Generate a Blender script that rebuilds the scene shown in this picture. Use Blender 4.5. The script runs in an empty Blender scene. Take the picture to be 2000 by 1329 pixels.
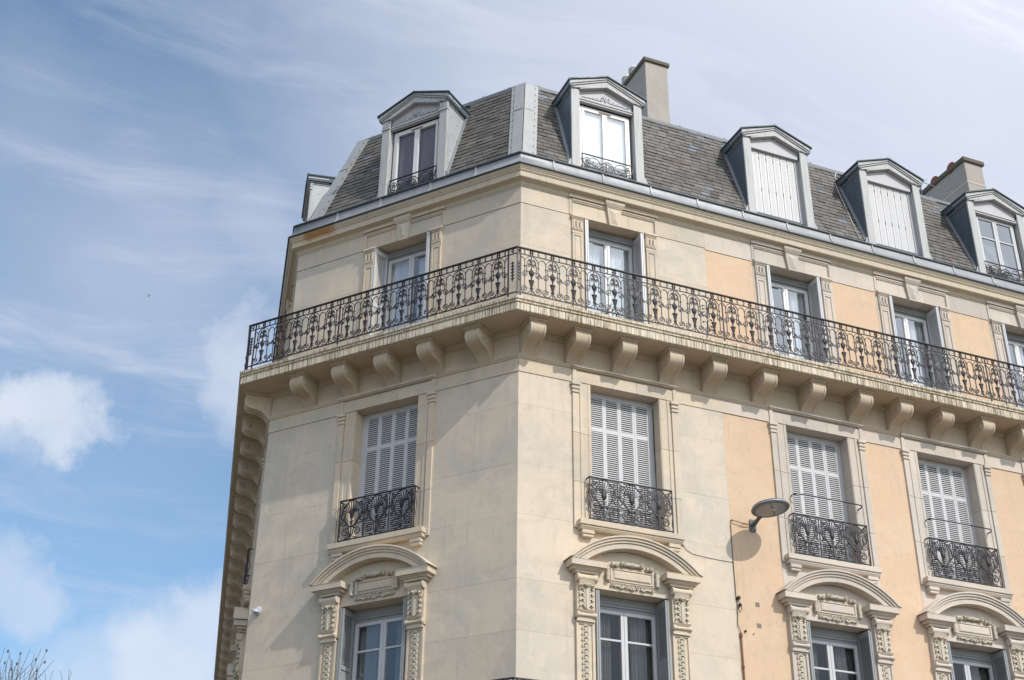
import bpy, bmesh, math, random
from math import sin, cos, tan, pi, radians, atan2, sqrt, hypot
from mathutils import Vector, Matrix
random.seed(7)
scene = bpy.context.scene
C = scene.collection

# ------------------------------------------------------------------ camera
CAMP = Vector((-7.40374, -17.6807, 1.6))
YAW, PITCH, ROLL, FPX = 0.390714, 0.507608, 0.0118948, 2613.437
Fv = Vector((sin(YAW)*cos(PITCH), cos(YAW)*cos(PITCH), sin(PITCH)))
R0 = Vector((cos(YAW), -sin(YAW), 0)); U0 = R0.cross(Fv)
Rv = cos(ROLL)*R0 + sin(ROLL)*U0; Uv = -sin(ROLL)*R0 + cos(ROLL)*U0
def pix_dir(x, y):
    return (FPX*Fv + (x-1000)*Rv - (y-664.5)*Uv).normalized()
cd = bpy.data.cameras.new('camera'); cam = bpy.data.objects.new('camera', cd); C.objects.link(cam)
cd.sensor_width = 36.0; cd.lens = FPX/2000*36.0; cd.clip_start = 0.1; cd.clip_end = 4000
m = Matrix.Identity(4)
for i in range(3):
    m[i][0] = Rv[i]; m[i][1] = Uv[i]; m[i][2] = -Fv[i]; m[i][3] = CAMP[i]
cam.matrix_world = m
scene.camera = cam

# ------------------------------------------------------------------ light
SUN = Vector((0.44, -1.0, 0.97)).normalized()
sun_el = math.asin(SUN.z); sun_az = atan2(SUN.x, SUN.y)
sd = bpy.data.lights.new('sun', 'SUN'); sd.energy = 2.5; sd.angle = radians(0.55); sd.color = (1.0, 0.95, 0.875)
so = bpy.data.objects.new('sun', sd); C.objects.link(so)
so.rotation_euler = (-SUN).to_track_quat('-Z', 'Y').to_euler(); so.location = (10, -20, 40)
scene.view_settings.view_transform = 'Standard'; scene.view_settings.look = 'None'
scene.view_settings.exposure = 0.36; scene.view_settings.gamma = 1.0
scene.view_settings.use_curve_mapping = False

W = bpy.data.worlds.new('World'); scene.world = W; W.use_nodes = True
nt = W.node_tree; nt.nodes.clear()
def N(t, **k):
    n = nt.nodes.new(t)
    for a, b in k.items(): setattr(n, a, b)
    return n
def setin(n, i, v):
    if hasattr(v, 'is_output'): nt.links.new(v, n.inputs[i])
    else: n.inputs[i].default_value = v
def math_(op, a, b=0.0, c=None, clamp=False):
    n = N('ShaderNodeMath', operation=op, use_clamp=clamp); setin(n, 0, a); setin(n, 1, b)
    if c is not None: setin(n, 2, c)
    return n.outputs[0]
def vmath(op, a, b=None):
    n = N('ShaderNodeVectorMath', operation=op); setin(n, 0, a)
    if b is not None:
        setin(n, 3 if op == 'SCALE' else 1, b)
    return n
def mrange(v, a, b, c=0.0, d=1.0, smooth=True):
    n = N('ShaderNodeMapRange', interpolation_type='SMOOTHSTEP' if smooth else 'LINEAR')
    for i, x in enumerate((v, a, b, c, d)): setin(n, i, x)
    return n.outputs[0]
def noise(vec, scale, detail=5, rough=0.55, dist=0.0):
    n = N('ShaderNodeTexNoise'); setin(n, 'Vector', vec); setin(n, 'Scale', scale); setin(n, 'Detail', detail)
    setin(n, 'Roughness', rough); setin(n, 'Distortion', dist); return n
def mixc(f, a, b, mode='MIX'):
    n = N('ShaderNodeMix', data_type='RGBA', blend_type=mode); setin(n, 0, f); setin(n, 6, a); setin(n, 7, b)
    return n.outputs[2]
def N_rgb(v):
    n = N('ShaderNodeCombineColor')
    for i in range(3): setin(n, i, v)
    return n.outputs[0]
def world_nodes():
    tc = N('ShaderNodeTexCoord'); gdir = tc.outputs['Generated']
    sky = N('ShaderNodeTexSky', sky_type='NISHITA'); sky.sun_disc = False
    sky.sun_elevation = sun_el; sky.sun_rotation = sun_az
    sky.altitude = 200; sky.air_density = 1.0; sky.dust_density = 0.5; sky.ozone_density = 2.6
    sep = N('ShaderNodeSeparateXYZ'); setin(sep, 0, gdir)
    zz = math_('ADD', math_('MAXIMUM', sep.outputs[2], 0.0), 0.12)
    pl = N('ShaderNodeCombineXYZ'); setin(pl, 0, math_('DIVIDE', sep.outputs[0], zz)); setin(pl, 1, math_('DIVIDE', sep.outputs[1], zz))
    plane = pl.outputs[0]
    # stretched cirrus
    mp = N('ShaderNodeMapping'); setin(mp, 0, plane); mp.inputs['Rotation'].default_value = (0, 0, radians(28)); mp.inputs['Scale'].default_value = (1.0, 4.2, 1.0)
    warp = noise(plane, 1.6, 3, 0.5)
    wv = vmath('ADD', mp.outputs[0], vmath('SCALE', warp.outputs['Color'], 1.1).outputs[0]).outputs[0]
    cir = noise(wv, 1.5, 9, 0.66, 0.35).outputs[0]
    veil = noise(plane, 0.9, 4, 0.5, 0.4).outputs[0]
    # direction-space warp shared by the clouds
    w3 = noise(gdir, 7.0, 8, 0.66); wv3 = vmath('SCALE', vmath('SUBTRACT', w3.outputs['Color'], (0.5, 0.5, 0.5)).outputs[0], 0.13).outputs[0]
    wd = vmath('ADD', gdir, wv3).outputs[0]
    def blob(x, y, rad, soft, d=wd, sx=1.0):
        D = pix_dir(x, y)
        dist = vmath('DISTANCE', d, tuple(D)).outputs['Value']
        r = rad/FPX
        return mrange(dist, r*(1-soft), r*(1+soft), 1.0, 0.0)
    # broad veils (haze layers) and bright banks, as they lie in this sky
    veil_mask = 0.0
    v = math_('MULTIPLY', blob(1450, 230, 860, 0.62), 0.82)
    v = math_('MAXIMUM', v, math_('MULTIPLY', blob(480, 470, 170, 0.9), 0.50))
    v = math_('MAXIMUM', v, math_('MULTIPLY', blob(250, 480, 330, 0.9), 0.42))
    v = math_('MAXIMUM', v, math_('MULTIPLY', blob(40, 330, 260, 0.8), 0.34))
    v = math_('MAXIMUM', v, math_('MULTIPLY', blob(280, 1000, 420, 0.8), 0.20))
    v = math_('ADD', v, math_('MULTIPLY', mrange(veil, 0.42, 0.72), 0.16))
    cirm = math_('MULTIPLY', mrange(cir, 0.47, 0.80), 0.40)
    c1 = math_('ADD', v, cirm)
    puff = 0.0
    for (x_, y_, r_, s_, k_) in ((95, 825, 85, 0.6, 0.84), (130, 880, 75, 0.6, 0.80), (40, 880, 90, 0.9, 0.66), (-10, 790, 90, 1.0, 0.5), (90, 950, 80, 1.0, 0.4), (360, 690, 90, 1.0, 0.46), (210, 930, 90, 1.0, 0.25), (450, 720, 110, 0.7, 0.70), (520, 560, 120, 1.0, 0.34), (330, 620, 130, 1.0, 0.36), (30, 1150, 90, 0.55, 0.6), (-30, 1090, 80, 0.6, 0.6), (420, 1240, 120, 0.6, 0.72), (330, 1330, 170, 0.6, 0.80), (170, 1400, 190, 0.7, 0.62), (0, 640, 70, 0.9, 0.4), (250, 560, 80, 1.0, 0.30)):
        puff = math_('MAXIMUM', puff, math_('MULTIPLY', blob(x_, y_, r_, s_), k_))
    # generic broken cumulus elsewhere in the sky
    gc = noise(plane, 1.3, 8, 0.58, 0.2).outputs[0]
    gcm = math_('MULTIPLY', mrange(gc, 0.56, 0.70), 0.55)
    away = mrange(vmath('DOT_PRODUCT', gdir, tuple(Fv)).outputs['Value'], 0.80, 0.90, 1.0, 0.0)
    gcm = math_('MULTIPLY', gcm, away)
    base_v = math_('MULTIPLY', away, 0.40)
    dens = math_('MAXIMUM', math_('MINIMUM', c1, 0.9), math_('MAXIMUM', puff, gcm))
    dens = math_('MAXIMUM', dens, base_v)
    fine = noise(gdir, 14, 6, 0.6).outputs[0]
    cl = mixc(mrange(fine, 0.3, 0.7), (5.9, 6.35, 7.2, 1), (6.7, 7.05, 7.7, 1))
    clv = mixc(math_('MAXIMUM', puff, gcm), (5.05, 5.5, 6.55, 1), cl)
    # forward scattering towards the sun, boosted outside the view as added fill for walls
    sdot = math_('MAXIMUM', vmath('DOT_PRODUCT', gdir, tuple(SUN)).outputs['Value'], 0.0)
    fill_glow = math_('POWER', sdot, 1.5)
    clv = mixc(1.0, clv, mixc(fill_glow, (1, 1, 1, 1), (5.0, 4.3, 3.45, 1)), 'MULTIPLY')
    # clear-sky blue kept from the sky model
    skyc = mixc(1.0, sky.outputs[0], (0.86, 1.235, 1.30, 1), 'MULTIPLY')
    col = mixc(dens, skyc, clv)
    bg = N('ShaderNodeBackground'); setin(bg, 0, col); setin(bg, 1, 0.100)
    out = N('ShaderNodeOutputWorld'); nt.links.new(bg.outputs[0], out.inputs[0])
world_nodes()

# ------------------------------------------------------------------ materials
MATS = {}
def base_mat(name):
    global nt
    mt = bpy.data.materials.new(name); mt.use_nodes = True; nt = mt.node_tree; nt.nodes.clear()
    out = N('ShaderNodeOutputMaterial'); b = N('ShaderNodeBsdfPrincipled'); nt.links.new(b.outputs[0], out.inputs[0])
    MATS[name] = mt; return mt, b, out
def pos():
    return N('ShaderNodeNewGeometry').outputs['Position']
def scaled(v, s):
    n = N('ShaderNodeMapping'); setin(n, 0, v); n.inputs['Scale'].default_value = s; return n.outputs[0]
def bump(b, h, strength, dist):
    n = N('ShaderNodeBump'); setin(n, 'Height', h); setin(n, 'Strength', strength); setin(n, 'Distance', dist)
    nt.links.new(n.outputs[0], b.inputs['Normal'])
def rgb(c, k=1.0): return (c[0]*k, c[1]*k, c[2]*k, 1)
def stone(name, c, grey=0.5, stain=0.25, rough=0.9, bmp=0.25, jitter=0.06, patch=None):
    mt, b, out = base_mat(name); P = pos()
    n1 = noise(P, 0.55, 6, 0.6, 0.6).outputs[0]; n2 = noise(P, 3.2, 6, 0.65, 0.3).outputs[0]; n3 = noise(P, 38, 4, 0.7).outputs[0]
    g = sum(c)/3
    greyc = (g*0.84, g*0.80, g*0.715)
    col = mixc(math_('MULTIPLY', mrange(n1, 0.38, 0.68), grey), rgb(c), rgb(greyc))
    col = mixc(math_('MULTIPLY', mrange(n2, 0.45, 0.75), 0.5), col, rgb(c, 1.12))
    n4 = noise(scaled(P, (2.2, 2.2, 0.5)), 2.0, 7, 0.7, 0.8).outputs[0]
    col = mixc(math_('MULTIPLY', mrange(n4, 0.52, 0.78), stain), col, rgb((g*0.52, g*0.47, g*0.38)))
    col = mixc(math_('MULTIPLY', mrange(n3, 0.55, 0.8), 0.16), col, rgb(c, 0.6))
    if patch:
        n5 = noise(scaled(P, (1, 1, 1.6)), 1.15, 5, 0.6, 1.2).outputs[0]
        col = mixc(math_('MULTIPLY', mrange(n5, 0.50, 0.64), 0.55), col, rgb(patch))
    n6 = noise(scaled(P, (1, 1, 0.8)), 9.0, 6, 0.7, 0.5).outputs[0]
    col = mixc(math_('MULTIPLY', mrange(n6, 0.50, 0.72), 0.28 if patch else 0.15), col, rgb((g*0.66, g*0.61, g*0.53)))
    n7 = noise(scaled(P, (5, 5, 0.35)), 1.4, 4, 0.6, 0.2).outputs[0]
    col = mixc(math_('MULTIPLY', mrange(n7, 0.56, 0.70), 0.14), col, rgb((g*0.6, g*0.57, g*0.52)))
    oi = N('ShaderNodeObjectInfo').outputs['Random']
    hs = N('ShaderNodeHueSaturation'); setin(hs, 'Color', col); setin(hs, 'Value', mrange(oi, 0, 1, 1-jitter, 1+jitter, False))
    nt.links.new(hs.outputs[0], b.inputs['Base Color'])
    b.inputs['Roughness'].default_value = rough
    h = math_('ADD', math_('MULTIPLY', n2, 0.6), math_('MULTIPLY', noise(P, 90, 5, 0.7).outputs[0], 0.5))
    bump(b, h, bmp, 0.01)
    return mt
STONE = (0.60, 0.492, 0.368)
stone('stone_warm', STONE, 0.45, 0.16, patch=(0.47, 0.435, 0.365))
stone('stone_wall', (0.61, 0.512, 0.402), 0.75, 0.26, patch=(0.50, 0.43, 0.345), bmp=0.35, jitter=0.035)
stone('stone_pale', (0.565, 0.485, 0.415), 0.5, 0.16, jitter=0.08)
stone('stone_cornice', (0.585, 0.475, 0.35), 0.3, 0.35)
stone('stone_carved', (0.54, 0.475, 0.375), 0.3, 0.42, bmp=0.4)
stone('corbel_stone', (0.535, 0.43, 0.31), 0.2, 0.45)  # browned towards the warm bounce and shade under the balcony
stone('plaster_peach', (0.605, 0.435, 0.295), 0.0, 0.14, bmp=0.2, patch=(0.64, 0.475, 0.335), jitter=0.02)
stone('chimney_render', (0.37, 0.335, 0.30), 0.6, 0.4)
stone('brown_cap', (0.13, 0.11, 0.085), 0.4, 0.5)

def slab_edge():   # balcony edge: drip streaks and lichen on the stone
    mt, b, out = base_mat('slab_edge_stone'); P = pos()
    s1 = noise(scaled(P, (15, 15, 0.6)), 1.0, 4, 0.6).outputs[0]
    s2 = noise(scaled(P, (48, 48, 1.5)), 1.0, 3, 0.6).outputs[0]
    big = noise(P, 0.7, 4, 0.6).outputs[0]
    st = math_('MULTIPLY', mrange(s1, 0.44, 0.62), mrange(big, 0.30, 0.62))
    st2 = math_('MULTIPLY', mrange(s2, 0.50, 0.56), 0.85)
    c = mixc(math_('MULTIPLY', st, 0.55), (0.66, 0.575, 0.45, 1), (0.27, 0.19, 0.10, 1))
    c = mixc(math_('MULTIPLY', st2, mrange(big, 0.25, 0.6, 0.5, 1.0)), c, (0.11, 0.09, 0.055, 1))
    rust = noise(scaled(P, (1, 1, 1.5)), 1.8, 5, 0.65).outputs[0]
    c = mixc(math_('MULTIPLY', mrange(rust, 0.58, 0.72), 0.55), c, (0.33, 0.19, 0.08, 1))
    nt.links.new(c, b.inputs['Base Color']); b.inputs['Roughness'].default_value = 0.95
    bump(b, math_('ADD', s1, noise(P, 40, 4).outputs[0]), 0.4, 0.01)
slab_edge()
def cornice_rust():
    mt, b, out = base_mat('cornice_stone_top'); P = pos()
    n1 = noise(P, 0.6, 5, 0.6).outputs[0]; n4 = noise(scaled(P, (8, 8, 1)), 1.5, 5, 0.7).outputs[0]
    c = mixc(math_('MULTIPLY', mrange(n1, 0.4, 0.7), 0.4), (0.56, 0.48, 0.37, 1), (0.42, 0.39, 0.33, 1))
    c = mixc(math_('MULTIPLY', mrange(n4, 0.52, 0.75), 0.45), c, (0.30, 0.23, 0.15, 1))
    # one rust leak under the gutter near the left end of the chamfered front
    tb = (-cos(0.9059), sin(0.9059), 0)
    u = vmath('DOT_PRODUCT', P, tb).outputs['Value']
    wn = noise(P, 6, 5, 0.6).outputs[0]
    uu = math_('ADD', u, math_('MULTIPLY', math_('SUBTRACT', wn, 0.5), 0.5))
    onb = vmath('DOT_PRODUCT', P, (-sin(0.9059), -cos(0.9059), 0)).outputs['Value']
    mk = math_('MULTIPLY', mrange(math_('ABSOLUTE', math_('SUBTRACT', uu, 4.42)), 0.26, 0.42, 1, 0), mrange(onb, -0.35, -0.2))
    sz = N('ShaderNodeSeparateXYZ'); setin(sz, 0, P)
    mk = math_('MULTIPLY', mk, mrange(math_('ADD', sz.outputs[2], math_('MULTIPLY', wn, 0.15)), 15.70, 15.80))
    c = mixc(math_('MULTIPLY', mk, 0.85), c, (0.40, 0.20, 0.065, 1))
    nt.links.new(c, b.inputs['Base Color']); b.inputs['Roughness'].default_value = 0.9
    bump(b, n4, 0.2, 0.01)
cornice_rust()
def zinc(name, c, rough=0.42, metal=0.35, streak=0.3):
    mt, b, out = base_mat(name); P = pos()
    n1 = noise(scaled(P, (6, 6, 1.1)), 1.0, 5, 0.6, 0.5).outputs[0]; n2 = noise(P, 2.0, 5, 0.6).outputs[0]
    col = mixc(math_('MULTIPLY', mrange(n1, 0.42, 0.72), streak), rgb(c), rgb(c, 0.62))
    col = mixc(math_('MULTIPLY', mrange(n2, 0.5, 0.75), 0.35), col, rgb((c[0]*1.15, c[1]*1.14, c[2]*1.12)))
    oi = N('ShaderNodeObjectInfo').outputs['Random']
    hs = N('ShaderNodeHueSaturation'); setin(hs, 'Color', col); setin(hs, 'Value', mrange(oi, 0, 1, 0.93, 1.07, False))
    nt.links.new(hs.outputs[0], b.inputs['Base Color'])
    b.inputs['Metallic'].default_value = metal
    setin(b, 'Roughness', mrange(n2, 0.3, 0.7, rough-0.08, rough+0.12, False))
    bump(b, n2, 0.12, 0.02)
zinc('zinc', (0.245, 0.255, 0.27), 0.5, 0.2, 0.4)
zinc('zinc_sunlit', (0.42, 0.44, 0.445), 0.5, 0.15, 0.4)  # cheek zinc lightened as if in sun, for the B and A dormers
zinc('zinc_dormer', (0.125, 0.165, 0.20), 0.45, 0.3, 0.5)  # darkened zinc: shade on the C dormer cheeks is in its colour
zinc('zinc_roof', (0.33, 0.335, 0.335), 0.5, 0.15, 0.3)
zinc('zinc_dark', (0.05, 0.065, 0.075), 0.5, 0.2)
def slate():
    mt, b, out = base_mat('slate'); P = pos()
    at = N('ShaderNodeAttribute'); at.attribute_name = 'tone'
    f = at.outputs['Fac']
    cr = N('ShaderNodeValToRGB'); setin(cr, 0, f)
    e = cr.color_ramp.elements; e[0].position = 0.0; e[0].color = (0.070, 0.062, 0.054, 1); e[1].position = 1.0; e[1].color = (0.15, 0.175, 0.215, 1)
    for p_, c_ in ((0.35, (0.112, 0.102, 0.092)), (0.6, (0.125, 0.112, 0.098)), (0.86, (0.145, 0.134, 0.122)), (0.93, (0.14, 0.143, 0.15)), (0.965, (0.165, 0.182, 0.215))):
        x = e.new(p_); x.color = (*c_, 1)
    n1 = noise(P, 1.0, 5, 0.6, 0.5).outputs[0]; n2 = noise(P, 30, 5, 0.7).outputs[0]
    c = mixc(math_('MULTIPLY', mrange(n1, 0.42, 0.7), 0.5), cr.outputs[0], (0.055, 0.052, 0.050, 1))
    n3 = noise(scaled(P, (1.6, 1.6, 0.5)), 1.1, 6, 0.6, 0.4).outputs[0]
    c = mixc(math_('MULTIPLY', mrange(n3, 0.62, 0.72), 0.4), c, (0.13, 0.075, 0.05, 1))
    c = mixc(math_('MULTIPLY', mrange(n2, 0.5, 0.8), 0.25), c, (0.19, 0.18, 0.145, 1))
    nt.links.new(c, b.inputs['Base Color']); b.inputs['Roughness'].default_value = 0.6
    bump(b, n2, 0.25, 0.006)
slate()
def paint(name, c, rough=0.5, worn=0.0, wornc=(0.3, 0.3, 0.28)):
    mt, b, out = base_mat(name); P = pos()
    n = noise(scaled(P, (24, 24, 1.3)), 1.5, 6, 0.7, 0.4).outputs[0]; n2 = noise(P, 2.5, 4, 0.6).outputs[0]
    col = mixc(math_('MULTIPLY', mrange(n2, 0.4, 0.7), 0.3), rgb(c), rgb(c, 0.86))
    col = mixc(math_('MULTIPLY', mrange(n, 0.5, 0.66), worn), col, rgb(wornc))
    nt.links.new(col, b.inputs['Base Color']); b.inputs['Roughness'].default_value = rough
    if worn: bump(b, n, 0.35, 0.006)
paint('paint_shutter', (0.53, 0.525, 0.535), 0.5, 0.08)
paint('paint_shutter_dark', (0.29, 0.295, 0.30), 0.5, 0.1)
paint('paint_white', (0.72, 0.70, 0.69), 0.4)
paint('paint_window', (0.54, 0.54, 0.55), 0.4, 0.05)
paint('dormer_wood', (0.43, 0.43, 0.425), 0.6, 0.7, (0.25, 0.255, 0.25))
paint('dormer_panel', (0.47, 0.46, 0.48), 0.6, 0.2, (0.36, 0.36, 0.36))
paint('metal_shutter', (0.53, 0.525, 0.53), 0.45)
paint('terracotta', (0.30, 0.06, 0.045), 0.75, 0.2)
paint('pot_white', (0.6, 0.58, 0.56), 0.7, 0.3, (0.35, 0.33, 0.3))
paint('iron', (0.022, 0.017, 0.023), 0.55)
paint('rusty_cable', (0.20, 0.095, 0.045), 0.8)
paint('cable_black', (0.02, 0.02, 0.02), 0.6)
paint('lamp_metal', (0.10, 0.115, 0.13), 0.45, 0.1)
paint('lamp_rim', (0.45, 0.47, 0.50), 0.35)
paint('plastic_white', (0.46, 0.49, 0.54), 0.35)
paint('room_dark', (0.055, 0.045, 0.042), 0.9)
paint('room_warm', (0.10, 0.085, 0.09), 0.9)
paint('bark', (0.14, 0.12, 0.11), 0.9)
paint('leaf', (0.05, 0.09, 0.03), 0.6)
paint('petal', (0.55, 0.52, 0.42), 0.6)
paint('petal_orange', (0.50, 0.22, 0.10), 0.6)
paint('pot_dark', (0.035, 0.022, 0.018), 0.6)
paint('feather', (0.16, 0.16, 0.17), 0.8)
paint('vent_grey', (0.24, 0.21, 0.18), 0.8)
def fabric(name, c):
    mt, b, out = base_mat(name); P = pos()
    n = noise(scaled(P, (7, 7, 0.3)), 2.0, 3, 0.5).outputs[0]
    nt.links.new(mixc(mrange(n, 0.3, 0.7), rgb(c), rgb(c, 0.8)), b.inputs['Base Color']); b.inputs['Roughness'].default_value = 0.95
fabric('curtain_white', (0.70, 0.71, 0.74)); fabric('curtain_grey', (0.10, 0.095, 0.09)); fabric('curtain_blue', (0.15, 0.17, 0.20)); fabric('blind_white', (0.9, 0.89, 0.88)); fabric('blind_mauve', (0.17, 0.14, 0.18))
def glass(name, k, fk=1.6):
    mt, b, out = base_mat(name); nt.nodes.remove(b)
    t = N('ShaderNodeBsdfTransparent'); setin(t, 0, (0.965, 0.98, 0.975, 1))
    g = N('ShaderNodeBsdfGlossy'); setin(g, 'Color', (0.95, 0.97, 1, 1)); setin(g, 'Roughness', 0.01)
    P = pos(); n = N('ShaderNodeBump'); setin(n, 'Height', noise(P, 1.6, 2, 0.4).outputs[0]); setin(n, 'Strength', 0.06); setin(n, 'Distance', 0.05)
    nt.links.new(n.outputs[0], g.inputs['Normal'])
    fr = N('ShaderNodeFresnel'); setin(fr, 'IOR', 1.5)
    mx = N('ShaderNodeMixShader'); bf = N('ShaderNodeNewGeometry').outputs['Backfacing']; setin(mx, 0, math_('MULTIPLY', math_('ADD', math_('MULTIPLY', fr.outputs[0], fk), k, clamp=True), math_('SUBTRACT', 1.0, bf)))
    nt.links.new(t.outputs[0], mx.inputs[1]); nt.links.new(g.outputs[0], mx.inputs[2]); nt.links.new(mx.outputs[0], out.inputs[0])
glass('glass', 0.0, 1.0); glass('glass_mirror', 0.18); glass('glass_soft', 0.07)
def ground_mats():
    for nm, c, k in (('asphalt', (0.055, 0.054, 0.053), 0.3), ('paving', (0.20, 0.15, 0.105), 0.25), ('kerb_stone', (0.30, 0.29, 0.27), 0.2), ('street_ground', (0.12, 0.088, 0.058), 0.3), ('road_paint', (0.7, 0.7, 0.68), 0.2)):
        mt, b, out = base_mat(nm); P = pos(); n = noise(P, 2.0, 8, 0.7).outputs[0]
        nt.links.new(mixc(mrange(n, 0.3, 0.7), rgb(c, 1-k), rgb(c, 1+k)), b.inputs['Base Color']); b.inputs['Roughness'].default_value = 0.9
        bump(b, noise(P, 60, 4).outputs[0], 0.3, 0.01)
ground_mats()

# ------------------------------------------------------------------ mesh helpers
class MB:
    def __init__(s): s.v = []; s.f = []; s.m = []; s.tone = []
    def quadbox(s, c8, mi=0):
        b = len(s.v); s.v += [tuple(c) for c in c8]
        for f in ((0, 3, 2, 1), (4, 5, 6, 7), (0, 1, 5, 4), (1, 2, 6, 5), (2, 3, 7, 6), (3, 0, 4, 7)):
            s.f.append(tuple(b+i for i in f)); s.m.append(mi)
        return s
    def box(s, x0, x1, y0, y1, z0, z1, mi=0):
        return s.quadbox([(x0, y0, z0), (x1, y0, z0), (x1, y1, z0), (x0, y1, z0), (x0, y0, z1), (x1, y0, z1), (x1, y1, z1), (x0, y1, z1)], mi)
    def wb(s, u0, u1, d0, d1, z0, z1, mi=0):      # wall box: d measured outward
        return s.box(min(u0, u1), max(u0, u1), -max(d0, d1), -min(d0, d1), z0, z1, mi)
    def prism(s, pts, a0, a1, axis='y', mi=0):    # polygon extruded along an axis
        def P(p, a):
            if axis == 'y': return (p[0], a, p[1])
            if axis == 'x': return (a, p[0], p[1])
            return (p[0], p[1], a)
        n = len(pts); b = len(s.v)
        s.v += [P(p, a0) for p in pts] + [P(p, a1) for p in pts]
        s.f.append(tuple(b+i for i in range(n))); s.m.append(mi)
        s.f.append(tuple(b+n+i for i in reversed(range(n)))); s.m.append(mi)
        for i in range(n):
            j = (i+1) % n; s.f.append((b+i, b+n+i, b+n+j, b+j)); s.m.append(mi)
        return s
    def bar(s, pts, w, t, y=0.0, mi=0):           # flat iron bar following a 2-d path in the x-z plane
        n = len(pts); b = len(s.v)
        for i, p in enumerate(pts):
            q0 = pts[max(i-1, 0)]; q1 = pts[min(i+1, n-1)]
            dx, dz = q1[0]-q0[0], q1[1]-q0[1]; l = hypot(dx, dz) or 1; nx, nz = -dz/l*w/2, dx/l*w/2
            s.v += [(p[0]+nx, y-t/2, p[1]+nz), (p[0]+nx, y+t/2, p[1]+nz), (p[0]-nx, y+t/2, p[1]-nz), (p[0]-nx, y-t/2, p[1]-nz)]
        for i in range(n-1):
            for k in range(4):
                a = b+4*i+k; c = b+4*i+(k+1) % 4; s.f.append((a, c, c+4, a+4)); s.m.append(mi)
        s.f.append((b, b+3, b+2, b+1)); e = b+4*(n-1); s.f.append((e, e+1, e+2, e+3)); s.m += [mi, mi]
        return s
    def lathe(s, prof, cx=0, cy=0, cz=0, n=8, axis='z', mi=0, sq=1.0):   # prof [(r, h)]
        b = len(s.v)
        for r, h in prof:
            for k in range(n):
                a = 2*pi*k/n; p, q = r*cos(a), r*sin(a)*sq
                s.v.append({'z': (cx+p, cy+q, cz+h), 'x': (cx+h, cy+p, cz+q), 'y': (cx+p, cy+h, cz+q)}[axis])
        for i in range(len(prof)-1):
            for k in range(n):
                a = b+i*n+k; c = b+i*n+(k+1) % n; s.f.append((a, c, c+n, a+n)); s.m.append(mi)
        s.f.append(tuple(b+k for k in reversed(range(n)))); e = b+(len(prof)-1)*n; s.f.append(tuple(e+k for k in range(n))); s.m += [mi, mi]
        return s
    def tube(s, pts, r, n=6, mi=0):
        b = len(s.v); P = [Vector(p) for p in pts]; rr = r if isinstance(r, (list, tuple)) else [r]*len(P)
        for i, p in enumerate(P):
            t = (P[min(i+1, len(P)-1)]-P[max(i-1, 0)]).normalized()
            a = Vector((0, 0, 1)) if abs(t.z) < 0.9 else Vector((1, 0, 0))
            e1 = t.cross(a).normalized(); e2 = t.cross(e1)
            for k in range(n):
                an = 2*pi*k/n; s.v.append(tuple(p+e1*rr[i]*cos(an)+e2*rr[i]*sin(an)))
        for i in range(len(P)-1):
            for k in range(n):
                a = b+i*n+k; c = b+i*n+(k+1) % n; s.f.append((a, c, c+n, a+n)); s.m.append(mi)
        s.f.append(tuple(b+k for k in reversed(range(n)))); e = b+(len(P)-1)*n; s.f.append(tuple(e+k for k in range(n))); s.m += [mi, mi]
        return s
    def add(s, o, M=None, mi=None):
        b = len(s.v); s.v += [tuple(M @ Vector(v)) if M is not None else v for v in o.v]
        s.f += [tuple(b+i for i in f) for f in o.f]; s.m += (o.m if mi is None else [mi]*len(o.f)); return s
    def mirror(s):
        b = len(s.v); s.v += [(-x, y, z) for x, y, z in s.v[:]]
        s.f += [tuple(reversed([b+i for i in f])) for f in s.f[:]]; s.m += s.m[:]; return s
    def mesh(s, name, mats, bevel=0.0, smooth=False, fix=True):
        me = bpy.data.meshes.new(name); me.from_pydata(s.v, [], s.f)
        if isinstance(mats, str): mats = [mats]
        for x in mats: me.materials.append(MATS[x])
        if len(mats) > 1: me.polygons.foreach_set('material_index', s.m)
        if bevel or fix:
            bm = bmesh.new(); bm.from_mesh(me)
            if fix: bmesh.ops.recalc_face_normals(bm, faces=bm.faces)
            if bevel:
                es = [e for e in bm.edges if len(e.link_faces) == 2 and e.calc_face_angle(0) > 0.5]
                bmesh.ops.bevel(bm, geom=es, offset=bevel, segments=1, affect='EDGES', clamp_overlap=True)
            bm.to_mesh(me); bm.free()
        if smooth:
            me.polygons.foreach_set('use_smooth', [True]*len(me.polygons))
            if smooth is not True:
                try: me.set_sharp_from_angle(angle=smooth)
                except Exception: pass
        me.update(); return me

def obj(name, me, parent=None, loc=(0, 0, 0), rz=0.0, kind=None, label=None):
    o = bpy.data.objects.new(name, me); C.objects.link(o); o.location = loc; o.rotation_euler = (0, 0, rz)
    if parent is not None: o.parent = parent
    if kind: o['kind'] = kind
    if label: o['label'] = label
    return o
def thing(name, label, cat, loc=(0, 0, 0), group=None):
    o = bpy.data.objects.new(name, None); C.objects.link(o); o.location = loc; o.empty_display_size = 0.3
    o['label'] = label; o['category'] = cat
    if group: o['group'] = group
    return o
def tag(o, label, cat, group=None):
    o['label'] = label; o['category'] = cat
    if group: o['group'] = group
    return o

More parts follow.
